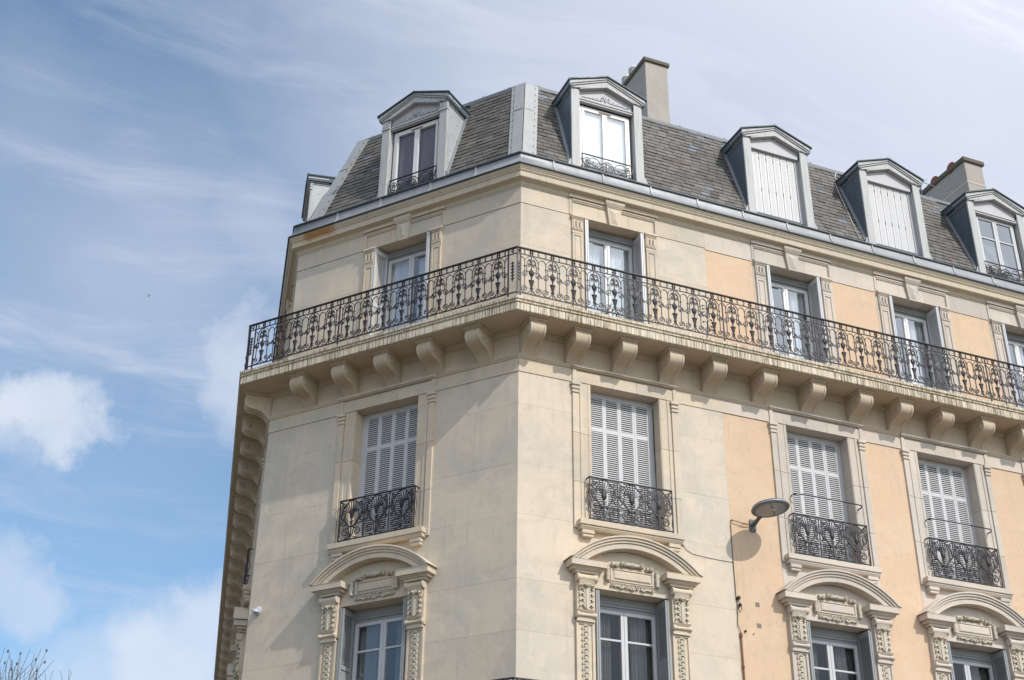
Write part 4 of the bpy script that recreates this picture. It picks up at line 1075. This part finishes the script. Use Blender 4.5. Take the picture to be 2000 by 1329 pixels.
# ------------------------------------------------------------------ dormers (local frame: x along the wall, y = -d)
ZE, ZA, HWE = 18.185, 18.50, 0.80     # underside of eaves, apex underside, half width
def dormer_meshes():
    D = {}
    # cheeks: from the front plane back to the slope
    D['cheek'] = []
    for s in (-1, 1):
        ck = MB(); zb, zt = 16.36, 18.25
        a = [(-(-0.36), zb), (-(slope(zb)-0.05), zb), (-(slope(zt)-0.05), zt), (-(-0.36), zt)]
        ck.prism([(y, z) for y, z in a], s*0.700, s*0.742, 'x')
        D['cheek'].append(ck.mesh('cheek', 'zinc_dormer', bevel=0.0)); D.setdefault('cheek_sunlit', []).append(ck.mesh('cheek', 'zinc_sunlit', bevel=0.0))  # shaded and sunlit colour copies of the same cheek
    # flashing edge + rivets on the cheeks
    rv = MB(); D['flashing'] = []
    for s in (-1, 1):
        fl = MB(); zb, zt = 16.40, 18.22
        fl.quadbox([(s*0.742, 0.352, 18.13), (s*0.752, 0.352, 18.13), (s*0.752, -(slope(18.16))+0.02, 18.13), (s*0.742, -(slope(18.16))+0.02, 18.13), (s*0.742, 0.352, 18.19), (s*0.752, 0.352, 18.19), (s*0.752, -(slope(18.2))+0.02, 18.19), (s*0.742, -(slope(18.2))+0.02, 18.19)])
        # strip where the cheek meets the slates
        q = []
        for z in (zb, zt):
            y = -slope(z)
            q += [(s*0.744, y-0.05, z), (s*0.80, y-0.035, z), (s*0.80, y-0.015, z), (s*0.744, y-0.015, z)]
        D['flashing'].append(fl.mesh('flashing', 'zinc'))
        fl = MB(); fl.quadbox(q); D['flashing'].append(fl.mesh('flashing', 'zinc'))
        for (y, z) in ((0.45, 18.16), (0.62, 18.16), (0.80, 18.16), (0.95, 18.16), (0.50, 17.9), (0.72, 17.85), (0.88, 17.95), (0.52, 17.5), (0.70, 17.45), (0.50, 17.1), (0.62, 17.0), (0.47, 16.8)):
            rv.lathe([(0.012, 0), (0.008, 0.006)], s*0.753 if z > 18.1 else s*0.742, y, z, 6, 'x')
    D['rivets'] = rv.mesh('rivets', 'zinc_dark')
    # roof: two slopes running back into the mansard
    rf = MB(); rl = MB()
    for s in (-1, 1):
        ze, za = 18.315, 18.625; yb = -slope(18.25)+0.35
        q = [(s*0.825, 0.245, ze), (0.0, 0.245, za), (0.0, yb, za), (s*0.825, yb, ze)]
        rf.quadbox([*q, *[(x, y, z+0.018) for x, y, z in q]])
        # boxed eaves below
        q = [(s*0.70, 0.30, 18.20), (s*0.80, 0.27, 18.20), (s*0.80, yb, 18.20), (s*0.70, yb, 18.20)]
        rf.quadbox([*q, (s*0.70, 0.30, 18.30), (s*0.823, 0.25, 18.31), (s*0.823, yb, 18.31), (s*0.70, yb, 18.30)])
        q = [(s*0.838, 0.238, ze-0.012), (s*0.838, yb, ze-0.012), (s*0.810, yb, ze+0.02), (s*0.810, 0.238, ze+0.02)]
        rl.quadbox([(s*0.81, 0.235, ze-0.002), (s*0.838, 0.235, ze-0.012), (s*0.838, yb, ze-0.012), (s*0.81, yb, ze-0.002), (s*0.81, 0.235, ze+0.026), (s*0.838, 0.235, ze+0.016), (s*0.838, yb, ze+0.016), (s*0.81, yb, ze+0.026)])
        rl.quadbox([(s*0.838, 0.232, ze+0.004), (0, 0.232, za+0.006), (0, 0.26, za+0.006), (s*0.838, 0.26, ze+0.004), (s*0.838, 0.232, ze+0.026), (0, 0.232, za+0.030), (0, 0.26, za+0.030), (s*0.838, 0.26, ze+0.026)])
    D['roof'] = rf.mesh('dormer_roof', 'zinc_dormer'); D['roof_lip'] = rl.mesh('roof_lip', 'zinc_dark')
    # pediment board: stepped fascia following the gable
    pb = MB()
    def gable(x0, x1, zo0, zo1, zi0, zi1, y0, y1):   # strip between outer and inner gable lines
        for s in (-1, 1):
            q = [(s*x0, zi0), (0.0, zi1), (0.0, zo1), (s*x0, zo0)]
            pb.prism(q, y0, y1)
    gable(0.815, 0, 18.235, 18.590, 18.315-0.002, 18.622, 0.262, 0.70)
    gable(0.790, 0, 18.205, 18.555, 18.235, 18.588, 0.280, 0.70)
    gable(0.765, 0, 18.175, 18.425, 18.205, 18.555, 0.300, 0.70)
    gable(0.58, 0, 18.190, 18.405, 18.215, 18.440, 0.285, 0.40)
    D['gable'] = pb.mesh('gable_board', 'dormer_wood', bevel=0.003)
    ty = MB(); ty.prism([(-0.57, 18.035), (0.57, 18.035), (0.57, 18.20), (0, 18.44), (-0.57, 18.20)], 0.385, 0.45)
    D['tym'] = ty.mesh('gable_panel', 'dormer_panel')
    pl = []
    for s in (-1, 1):
        mb = MB(); mb.wb(s*0.575, s*0.752, -0.325, -0.362, 16.36, 18.20); mb.wb(s*0.575, s*0.698, -0.362, -0.52, 16.36, 18.03)
        mb.wb(s*0.565, s*0.762, -0.315, -0.52, 16.26, 16.38)
        pl.append(mb.mesh('pilaster', 'dormer_wood', bevel=0.006))
    D['pil'] = pl
    D['cap'] = []
    for s in (-1, 1): mb = MB(); mb.wb(s*0.565, s*0.765, -0.305, -0.37, 17.99, 18.02); mb.wb(s*0.57, s*0.758, -0.312, -0.37, 18.02, 18.05); mb.wb(s*0.57, s*0.757, -0.318, -0.37, 18.06, 18.19); D['cap'].append(mb.mesh('capital', 'dormer_wood', bevel=0.005))
    D['foot'] = []
    for s in (-1, 1):
        ft = MB(); c = [(s*0.755, 16.22), (s*1.03, 16.22), (s*1.02, 16.30), (s*0.95, 16.31), (s*0.88, 16.35), (s*0.82, 16.42), (s*0.785, 16.52), (s*0.757, 16.54)]
        ft.prism(c, 0.345, 0.375); D['foot'].append(ft.mesh('dormer_foot', 'zinc'))
    bx = MB(); bx.wb(-0.76, 0.76, -0.30, -0.55, 16.16, 16.26); D['base'] = bx.mesh('dormer_sill', 'zinc_roof')
    kn = MB().lathe([(0.02, 0), (0.022, 0.02), (0.012, 0.04), (0.003, 0.045)], 0, 0.28, 18.655, 7); D['knob'] = kn.mesh('roof_knob', 'zinc')
    # carving on the tympanum
    cv = MB()
    for s in (-1, 1):
        for k in range(5):
            x = s*(0.05+0.085*k); z = 18.16-0.012*k
            cv.bar(spiral(x+s*0.03, z, 0.034-0.003*k, 0.008, pi if s > 0 else 0, 1.1, 12, s), 0.012, 0.02, 0.38)
        cv.bar(cat([(0, 18.10), (s*0.03, 18.19), (s*0.065, 18.22), (s*0.09, 18.19)], 4), 0.018, 0.022, 0.378)
        cv.bar(cat([(0, 18.10), (s*0.02, 18.2), (s*0.03, 18.26)], 4), 0.018, 0.022, 0.378)
        cv.bar(cat([(s*0.05, 18.12), (s*0.2, 18.11), (s*0.35, 18.115), (s*0.5, 18.10)], 4), 0.012, 0.018, 0.38)
    D['carve'] = cv.mesh('gable_carving', 'dormer_panel')
    lm = MB(); lm.wb(-0.57, 0.57, -0.36, -0.44, 17.965, 18.03); lm.wb(-0.57, 0.57, -0.345, -0.44, 18.005, 18.03); D['lintel'] = lm.mesh('lintel_moulding', 'dormer_wood', bevel=0.003)
    return D
DM = dormer_meshes()
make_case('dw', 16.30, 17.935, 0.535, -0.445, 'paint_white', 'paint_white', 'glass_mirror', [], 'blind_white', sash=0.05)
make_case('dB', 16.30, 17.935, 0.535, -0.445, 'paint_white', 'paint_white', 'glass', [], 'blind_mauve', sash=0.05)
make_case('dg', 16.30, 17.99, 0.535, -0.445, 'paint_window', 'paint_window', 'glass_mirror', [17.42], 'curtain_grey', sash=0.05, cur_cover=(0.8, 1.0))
vent_me = MB().wb(-0.13, 0.13, -0.425, -0.446, 17.848, 17.872).mesh('trickle_vent', 'rusty_cable')
def pers_leaf():   # metal folding shutter leaf with pressed louvre marks
    w = 0.166; mb = MB(); mb.box(0.004, w-0.004, -0.006, 0.006, 16.28, 18.03)
    lo = MB(); z = 16.36; k = 0
    while z < 17.93:
        lo.quadbox([(0.045, -0.0065, z-0.004), (w-0.045, -0.0065, z-0.004), (w-0.045, -0.0065, z+0.014), (0.045, -0.0065, z+0.014), (0.047, -0.0092, z+0.001), (w-0.047, -0.0092, z+0.001), (w-0.047, -0.0070, z+0.012), (0.047, -0.0070, z+0.012)]); z += 0.034
    lo.box(0.03, w-0.03, -0.010, -0.006, 17.95, 18.0)
    hg = MB()
    return mb.mesh('shutter', 'metal_shutter', bevel=0.002), lo.mesh('louvre', 'metal_shutter')
PL = pers_leaf()
pin_me = MB().box(-0.006, 0.006, -0.014, -0.006, -0.045, 0.045).mesh('shutter_hinge', 'zinc_dark')
def dormer_rail():
    mb = MB(); w, t = 0.011, 0.012; z0, z1 = 16.26, 16.735
    mb.box(-0.535, 0.535, -0.012, 0.012, z1, z1+0.014); mb.box(-0.535, 0.535, -0.008, 0.008, z0, z0+0.012)
    m2 = MB()
    m2.box(0.527, 0.537, -0.006, 0.006, z0, z1)
    m2.bar(arc(0, z0+0.14, 0.16, 0.27, radians(90), radians(-20), 14), w*1.4, t)
    m2.bar(arc(0, z0+0.14, 0.11, 0.22, radians(90), radians(0), 12), w, t)
    for a in (12, 30, 48, 66): m2.bar([(0.02*sin(radians(a)), z0+0.15), (0.11*sin(radians(a)), z0+0.14+0.21*cos(radians(a)))], w*0.8, t)
    for (x, z, r, a, tn, sg) in ((0.26, z0+0.20, 0.085, 3.6, 1.5, -1), (0.42, z0+0.34, 0.075, 1.0, 1.5, 1), (0.24, z0+0.06, 0.05, 2.0, 1.2, 1), (0.43, z0+0.11, 0.07, 2.4, 1.4, -1), (0.17, z0+0.08, 0.04, 0.2, 1.2, 1)):
        m2.bar(spiral(x, z, r, r*0.15, a, tn, 20, sg), w*1.2, t)
    m2.bar(cat([(0.14, z0+0.33), (0.22, z0+0.42), (0.32, z0+0.43), (0.36, z0+0.40)], 4), w, t)
    m2.bar(cat([(0.20, z0+0.12), (0.30, z0+0.10), (0.36, z0+0.22), (0.48, z0+0.26), (0.52, z0+0.40)], 4), w*1.3, t)
    m2.bar(cat([(0.34, z0+0.02), (0.40, z0+0.18), (0.50, z0+0.17), (0.525, z0+0.05)], 4), w, t)
    for x, z in ((0.26, z0+0.20), (0.42, z0+0.34), (0.33, z0+0.14), (0.40, z0+0.22), (0.30, z0+0.33), (0.47, z0+0.20)): octa(m2, x, z, 0.02, 0.012)
    m2.mirror(); mb.add(m2); octa(mb, 0, z0+0.14, 0.03, 0.02)
    return mb.mesh('dormer_railing', 'iron')
drail_me = dormer_rail()
def place_dormer(face, u, style):
    loc, r = at(face, u)
    root = obj('dormer', DM['gable'], BP, loc, r)
    def k(nm, me, l=(0, 0, 0)): return obj(nm, me, root, l)
    [k('cheek', q) for q in DM['cheek' if face == 'C' else 'cheek_sunlit']]; [k('flashing', q) for q in DM['flashing']]; k('rivets', DM['rivets'])['kind'] = 'stuff'; k('dormer_roof', DM['roof']); k('roof_lip', DM['roof_lip'])
    k('gable_panel', DM['tym']); [k('dormer_foot', q) for q in DM['foot']]; k('dormer_sill', DM['base']); k('roof_knob', DM['knob'])
    for p in DM['pil']: k('pilaster', p)
    if style in ('casement', 'casement_B', 'grey'):
        fr, sashes, cu, rm = CAS[{'casement': 'dw', 'casement_B': 'dB', 'grey': 'dg'}[style]]
        k('window_frame', fr); k('room', rm); k('lintel_moulding', DM['lintel'])
        for me, panes in sashes:
            k('casement', me)
            for p in panes: k('glass_pane', p)
        for c in cu: k('curtain', c)
        k('dormer_railing', drail_me, (0, 0.37, 0))
        if style != 'grey': k('gable_carving', DM['carve']); k('trickle_vent', vent_me)
        if style == 'casement_B': [k('capital', q) for q in DM['cap']]
        if style in ('casement', 'casement_B'):
            pass
    else:
        bk = k('shutter_backing', SBACK)
        for i in range(6):
            x = -0.498+0.166*i
            k('shutter', PL[0], (x, 0.455, 0)); k('louvre', PL[1], (x, 0.455, 0))['kind'] = 'stuff'
            if i:
                for z in (16.36, 17.10, 17.86): k('shutter_hinge', pin_me, (x, 0.455, z))
SBACK = MB().wb(-0.575, 0.575, -0.47, -0.52, 16.22, 18.08).wb(-0.575, -0.505, -0.44, -0.47, 16.24, 18.04).wb(0.505, 0.575, -0.44, -0.47, 16.24, 18.04).mesh('shutter_backing', 'dormer_panel')
place_dormer('C', WC[0], 'casement'); place_dormer('C', WC[1], 'metal'); place_dormer('C', WC[2], 'metal'); place_dormer('C', WC[3], 'grey')
place_dormer('B', WIN['B'][0], 'casement_B')
place_dormer('A', 2.1, 'casement_B'); place_dormer('A', 5.9, 'casement_B')

# ------------------------------------------------------------------ chimneys
def chimney(u0, u1, d, z0, z1, length, cap, pots, ovh):
    loc, r = at('C', 0)
    mb = MB(); mb.wb(u0, u1, d, d-length, z0, z1)
    o = obj('chimney', mb.mesh('chimney', 'chimney_render', bevel=0.006), BP, loc, r)
    mb = MB(); mb.wb(u0-ovh, u1+ovh, d+ovh, d-length-ovh, z1+0.001, z1+cap); obj('chimney_cap', mb.mesh('chimney_cap', 'brown_cap', bevel=0.012), o)
    return o
ch1 = chimney(3.748, 4.292, -2.0, 18.4, 21.06, 3.4, 0.10, 0, 0.045)
for k in range(3):
    pr = [(0.10, 0)]+[(0.125 if j % 2 else 0.105, 0.03+0.022*j) for j in range(12)]+[(0.09, 0.34), (0.07, 0.36)]
    p = MB().lathe(pr, 3.88, 2.75+0.34*k, 21.165, 14, 'z').mesh('chimney_pot', 'pot_white'); obj('chimney_pot', p, ch1)
ch2 = chimney(12.272, 12.802, -2.0, 18.4, 20.90, 4.6, 0.12, 0, 0.05)
mb = MB().wb(12.262, 12.812, -1.992, -6.61, 20.30, 20.335); obj('chimney_band', mb.mesh('chimney_band', 'stone_pale'), ch2)
for k in range(7):
    p = MB().lathe([(0.15, -0.27), (0.15, 0.27)], 12.537, 2.0+0.45+0.62*k, 21.01, 16, 'x').mesh('chimney_pot', 'terracotta', smooth=radians(40)); obj('chimney_pot', p, ch2)

# ------------------------------------------------------------------ things on and around the building
# wall lamp
lamp = thing('street_lamp', 'round flat grey street lamp on a short arm fixed to the peach wall', 'street lamp', (4.21, -0.004, 9.70))
cx, cy, cz = 0.035, -0.51, 0.115
tilt = Matrix.Translation((cx, cy, cz)) @ Matrix.Rotation(radians(-4), 4, 'Y') @ Matrix.Rotation(radians(-6), 4, 'X')
def tl(mb): 
    mb.v = [tuple(tilt @ Vector(v)) for v in mb.v]; return mb
R_ = 0.305
obj('lamp_head', tl(MB().lathe([(R_-0.03, -0.012), (R_, -0.012), (R_+0.004, 0.0), (R_+0.004, 0.028), (R_-0.01, 0.048), (R_*0.6, 0.075), (0.05, 0.085)], n=48)).mesh('lamp_head', 'lamp_metal', smooth=radians(35)), lamp)
obj('lamp_rim', tl(MB().lathe([(R_+0.0045, 0.004), (R_+0.012, 0.006), (R_+0.012, 0.018), (R_+0.0045, 0.020)], n=48)).mesh('lamp_rim', 'lamp_rim', smooth=radians(35)), lamp)
obj('lamp_glass', tl(MB().lathe([(R_-0.055, -0.010), (R_-0.055, -0.0175), (0.01, -0.0185)], n=40)).mesh('lamp_glass', 'glass'), lamp)
paint('lamp_reflector', (0.62, 0.59, 0.46), 0.4)
obj('reflector', tl(MB().lathe([(R_-0.056, -0.008), (0.15, 0.01), (0.13, 0.035), (0.02, 0.04)], n=32)).mesh('reflector', 'lamp_reflector', smooth=radians(60)), lamp)
obj('lamp_bulb', tl(MB().lathe([(0.01, -0.005), (0.03, 0.0), (0.03, 0.09), (0.01, 0.10)], n=10, axis='x', cz=0.012)).mesh('lamp_bulb', 'paint_white', smooth=True), lamp)
a0 = Vector((0.0, 0.0, 0.0)); a1 = tilt @ Vector((0.0, 0.27, 0.02))
obj('bracket_arm', MB().tube([(0, 0.0, 0.0), (0.004, -0.08, 0.02), (0.015, -0.16, 0.06), tuple(a1)], [0.045, 0.038, 0.032, 0.036], 12).mesh('bracket_arm', 'lamp_metal', smooth=radians(50)), lamp)
obj('wall_plate', MB().prism([(-0.05, -0.11), (0.05, -0.11), (0.06, 0.0), (0.05, 0.10), (-0.05, 0.10), (-0.06, 0.0)], -0.022, 0.0).mesh('wall_plate', 'lamp_metal', bevel=0.004), lamp)
obj('feed_wire', MB().tube([(-0.40, -0.03, 0.02), (-0.25, -0.035, 0.0), (-0.12, -0.035, -0.005), (-0.03, -0.02, 0.0)], 0.007, 5).tube([(-0.30, -0.035, 0.012), (-0.2, -0.04, -0.02), (-0.1, -0.035, -0.012)], 0.005, 5).tube([(-0.41, 0.0, 0.02), (-0.405, -0.04, 0.02)], 0.013, 6).mesh('feed_wire', 'rusty_cable'), lamp)
# security camera
loc, r = at('B', 4.90)
cam_t = thing('security_camera', 'small white dome security camera on the left edge of the corner wall', 'camera', (loc[0], loc[1], 8.41)); cam_t.rotation_euler = (0, 0, r)
obj('mount', MB().lathe([(0.075, 0.0), (0.075, -0.015), (0.06, -0.025), (0.04, -0.035)], n=24, axis='y').mesh('mount', 'plastic_white', smooth=radians(40)), cam_t)
obj('camera_body', MB().tube([(0, -0.03, 0.0), (-0.015, -0.06, -0.006), (-0.035, -0.085, -0.004), (-0.065, -0.10, 0.014)], [0.034, 0.030, 0.02, 0.014], 12).mesh('camera_body', 'plastic_white', smooth=True), cam_t)
obj('dome', MB().lathe([(0.052, 0.0), (0.048, 0.02), (0.034, 0.038), (0.012, 0.048)], 0.0, -0.06, -0.045, 14, 'z').mesh('dome', 'plastic_white', smooth=True), cam_t)
# cable down the edge of the peach wall
cb = MB().tube([(3.785, -0.012, 9.66), (3.782, -0.012, 9.05), (3.786, -0.014, 8.4), (3.80, -0.016, 8.33), (3.79, -0.014, 8.1), (3.78, -0.013, 7.96), (3.81, -0.02, 7.90), (3.825, -0.02, 7.83)], 0.0055, 6).mesh('cable', 'cable_black')
c_t = thing('wall_cable', 'dark and rust coloured cable running down the seam where peach render begins', 'cable', (0, 0, 0))
obj('cable', cb, c_t)
obj('conduit', MB().tube([(3.825, -0.022, 7.85), (3.825, -0.022, 6.9), (3.83, -0.022, 5.6)], 0.013, 8).mesh('conduit', 'rusty_cable', smooth=True), c_t)
obj('cable_loop', MB().tube([(3.81, -0.03, 8.36), (3.85, -0.04, 8.30), (3.86, -0.04, 8.22), (3.83, -0.04, 8.17), (3.805, -0.03, 8.22), (3.81, -0.03, 8.3)], 0.006, 5).lathe([(0.01, -0.05), (0.032, -0.04), (0.03, 0)], 3.825, 0, 8.41, 10, 'y').lathe([(0.012, -0.045), (0.026, -0.03), (0.024, 0)], 3.85, 0, 8.30, 8, 'y').mesh('cable_loop', 'cable_black'), c_t)
obj('conduit_clip', MB().lathe([(0.020, -0.02), (0.020, 0.02)], 3.825, -0.022, 7.30, 8).lathe([(0.022, -0.03), (0.022, 0.03)], 3.825, -0.022, 7.80, 8).mesh('conduit_clip', 'rusty_cable'), c_t)
for (u, z, w, h) in ((4.188, 8.355, 0.075, 0.07), (4.189, 8.008, 0.08, 0.07)):
    mb = MB()
    for k in range(4): mb.wb(-w/2+k*w/4, -w/2+k*w/4+w/7, 0.0, 0.006, -h/2, h/2)
    mb.wb(-w/2, w/2, 0.0, 0.003, -h/2, h/2)
    obj('wall_vent', mb.mesh('wall_vent', 'vent_grey'), BP, (u, 0.004, z))
obj('anchor_bolt', MB().lathe([(0.02, 0.0), (0.016, -0.03), (0.005, -0.035)], 3.918, 0.004, 7.884, 8, 'y').lathe([(0.01, 0.0), (0.008, -0.02)], 4.07, 0.004, 7.86, 6, 'y').mesh('anchor_bolt', 'cable_black'), BP)
# crack lines on the stone, real grooves are too fine: hairline cable of mortar
obj('sill_cable', MB().tube([(2.86, -0.006, 9.18), (2.93, -0.006, 9.08), (3.05, -0.006, 9.03), (3.3, -0.006, 9.01), (3.55, -0.006, 9.00), (3.78, -0.006, 9.0)], 0.0035, 5).mesh('sill_cable', 'cable_black'), BP)
obj('shutter_cable', MB().tube([(2.55, 0.20, 11.6), (2.552, 0.2, 11.3), (2.545, 0.2, 11.0), (2.555, 0.2, 10.2), (2.55, 0.2, 9.4)], 0.008, 5).mesh('shutter_cable', 'cable_black'), BP)
# pale cord down the roof beside the third dormer
def roofpt(u, z, l=0.03): return (u, -slope(z)-l, z)
obj('roof_cord', MB().tube([roofpt(7.81, 18.72), roofpt(7.70, 18.5), roofpt(7.62, 18.25), roofpt(7.60, 18.1), roofpt(7.585, 17.6), roofpt(7.56, 17.0), roofpt(7.54, 16.6), (7.52, 0.30, 16.42)], 0.009, 5).mesh('roof_cord', 'pot_white', smooth=True), BP)
# aerial
ae = thing('tv_aerial', 'thin yagi television aerial beside the right hand chimney', 'aerial', (11.1, 2.3, 19.0))
obj('mast', MB().tube([(0, 0, -0.2), (0, 0, 1.25)], 0.014, 6).mesh('mast', 'zinc_dark'), ae)
obj('boom', MB().tube([(-0.3, 0, 1.2), (0.95, 0.1, 1.22)], 0.009, 6).mesh('boom', 'zinc'), ae)
for k in range(7):
    x = -0.25+0.19*k; obj('element', MB().tube([(x, -0.12, 1.20), (x, 0.12, 1.22)], 0.005, 5).mesh('element', 'zinc'), ae)
# lead flashings on the roof corner, pots of plants
def plant(name, label, x, y, z, n, h, pet, pot_len, spread, catg='potted plant'):
    t = thing(name, label, catg, (x, y, z)); rnd = random.Random(n)
    mb = MB()
    hw = pot_len/2
    mb.quadbox([(-hw*0.9, -0.06, 0), (hw*0.9, -0.06, 0), (hw*0.9, 0.06, 0), (-hw*0.9, 0.06, 0), (-hw, -0.075, 0.13), (hw, -0.075, 0.13), (hw, 0.075, 0.13), (-hw, 0.075, 0.13)])
    mb.box(-hw-0.008, hw+0.008, -0.083, 0.083, 0.131, 0.148)
    obj('pot', mb.mesh('pot', 'pot_dark', bevel=0.004), t)
    st = MB(); lf = MB(); pt = MB()
    for i in range(n):
        bx = rnd.uniform(-hw*0.8, hw*0.8); a = rnd.uniform(0, 2*pi); l = h*rnd.uniform(0.4, 1)
        tip = (bx+spread*cos(a)*rnd.uniform(0.2, 1), spread*0.5*sin(a), 0.14+l)
        st.tube([(bx, 0, 0.12), ((bx+tip[0])/2, tip[1]/2, 0.14+l*0.6), tip], 0.003, 4)
        for j in range(3):
            f = rnd.uniform(0.3, 1.0); c = Vector((bx+(tip[0]-bx)*f, tip[1]*f, 0.13+l*f)); e1 = Vector((rnd.uniform(-1, 1), rnd.uniform(-1, 1), rnd.uniform(-0.3, 0.8))).normalized()*0.04; e2 = e1.cross(Vector((rnd.uniform(-1, 1), rnd.uniform(-1, 1), 0.3))).normalized()*0.014
            b = len(lf.v); lf.v += [tuple(c), tuple(c+e1*0.5+e2), tuple(c+e1), tuple(c+e1*0.5-e2)]; lf.f.append((b, b+1, b+2, b+3)); lf.m.append(0)
        if i % 2 == 0:
            for q in range(5):
                aa = q*2*pi/5; c = Vector(tip); e = Vector((cos(aa), -0.3, sin(aa)))*0.022; b = len(pt.v)
                sd_ = Vector((-sin(aa), 0, cos(aa)))*0.010
                pt.v += [tuple(c), tuple(c+e*0.6+sd_), tuple(c+e), tuple(c+e*0.6-sd_)]; pt.f.append((b, b+1, b+2, b+3)); pt.m.append(0)
    obj('stem', st.mesh('stem', 'leaf'), t); obj('leaves', lf.mesh('leaves', 'leaf', fix=False), t, kind='stuff'); obj('petals', pt.mesh('petals', pet, fix=False), t, kind='stuff')
    return t
plant('potted_plant', 'white flowered plant in a dark trough behind the long railing at the corner window', 1.60, -0.28, 12.735, 16, 0.30, 'petal', 0.50, 0.16)
plant('potted_plant', 'orange flowered plant in a dark trough behind the railing of the rightmost dormer', 10.98, 0.40, 16.262, 14, 0.32, 'petal_orange', 0.36, 0.12)
# dry climbing stem tied to the railing
loc, r = at('C', 3.28, 0.50)
tw = MB(); rnd = random.Random(5)
tw.tube([(0, 0, 0), (0.03, 0, 0.3), (0.06, 0, 0.6), (0.15, 0, 0.85)], 0.009, 5)
for i in range(11):
    z = 0.12+0.065*i; s = rnd.choice((-1, 1)); tw.tube([(0.03+0.05*z, 0, z), (0.03+s*0.05, -0.02, z+0.05), (0.03+s*0.09, 0.01, z+0.03)], 0.006, 4); octa(tw, 0.03+s*0.08, z+0.04, 0.02)
tag(obj('withered_vine', tw.mesh('withered_vine', 'cable_black'), None, (loc[0], loc[1], 12.80)), 'withered dark vine tied to the middle of the long balcony railing', 'vine')

# ------------------------------------------------------------------ tree at lower left, bird
def tree():
    base = Vector((-6.1, 20.6, 0.0)); t = thing('plane_tree', 'bare plane tree with seed balls on its topmost twigs, lower left corner', 'tree', tuple(base))
    rnd = random.Random(11); tr = MB(); br = MB(); balls = []
    obj('trunk', tr.tube([(0, 0, 0), (0.05, 0, 1.5), (0, 0.05, 3.2), (0.05, 0, 4.8)], [0.26, 0.2, 0.17, 0.14], 10).mesh('trunk', 'bark', smooth=True), t)
    tips = []
    def grow(p, d, l, r, n):
        pts = [tuple(p)]; q = Vector(p); dd = Vector(d)
        for k in range(3):
            dd = (dd+Vector((rnd.uniform(-1, 1), rnd.uniform(-1, 1), rnd.uniform(-0.2, 0.9)))*0.16).normalized(); q = q+dd*l/3; pts.append(tuple(q))
        br.tube(pts, [r, r*0.85, r*0.72, r*0.6], 5 if r > 0.02 else 3)
        if n == 0: tips.append(q.copy()); return
        for k in range(rnd.choice((2, 3, 3))):
            nd = (dd+Vector((rnd.uniform(-1, 1), rnd.uniform(-1, 1), rnd.uniform(0.05, 0.9)))*0.55).normalized(); grow(q, nd, l*rnd.uniform(0.66, 0.86), r*0.58, n-1)
    for k in range(7):
        a = 2*pi*k/7+0.3; grow((0.05, 0, 4.2+0.1*k), Vector((cos(a)*0.55, sin(a)*0.55, 1)).normalized(), 2.1, 0.075, 4)
    zs = sorted(x.z for x in tips); top = zs[-4]
    k_ = (11.85)/top
    me = br.mesh('branches', 'bark', fix=False)
    for v in me.vertices: v.co.z *= 1+(k_-1)*min(1, max(0, v.co.z-4)/4); 
    obj('branches', me, t)
    bl = MB()
    for q in tips:
        if rnd.random() < 0.16:
            z = q.z*(1+(k_-1)*min(1, max(0, q.z-4)/4))
            bl.lathe([(0.004, 0.05), (0.018, 0.03), (0.026, 0), (0.018, -0.028), (0.004, -0.04)], q.x, q.y, z-0.03, 6)
    obj('seed_balls', bl.mesh('seed_balls', 'bark'), t, kind='stuff')
tree()
bd = CAMP+pix_dir(290, 578)*58
mb = MB()
mb.lathe([(0.004, -0.11), (0.025, -0.07), (0.035, 0.0), (0.026, 0.06), (0.022, 0.085), (0.004, 0.12)], 0, 0, 0, 8, 'x')
b = len(mb.v); mb.v += [(0.04, 0.0, 0.01), (-0.03, 0.0, 0.01), (-0.05, 0.16, 0.09), (0.01, 0.17, 0.10), (-0.07, 0.26, 0.05), (0.04, 0.0, 0.018), (-0.03, 0.0, 0.018), (-0.05, 0.16, 0.096), (0.01, 0.17, 0.106)]
mb.f += [(b, b+1, b+2, b+3), (b+3, b+2, b+4), (b+5, b+8, b+7, b+6)]; mb.m += [0]*3
b = len(mb.v); mb.v += [(0.04, 0.0, 0.01), (-0.03, 0.0, 0.01), (-0.05, -0.16, 0.09), (0.01, -0.17, 0.10), (-0.07, -0.26, 0.05)]
mb.f += [(b, b+3, b+2, b+1), (b+3, b+4, b+2)]; mb.m += [0]*2
b = len(mb.v); mb.v += [(-0.09, 0, 0.0), (-0.17, 0.03, 0.0), (-0.17, -0.03, 0.0)]; mb.f += [(b, b+1, b+2)]; mb.m += [0]
bo = obj('bird', mb.mesh('bird', 'feather', fix=False), None, tuple(bd)); bo.rotation_euler = (radians(70), radians(60), radians(20))
bo.scale = (0.6, 0.6, 0.6)
tag(bo, 'tiny grey bird flying high in the open sky at left', 'bird')
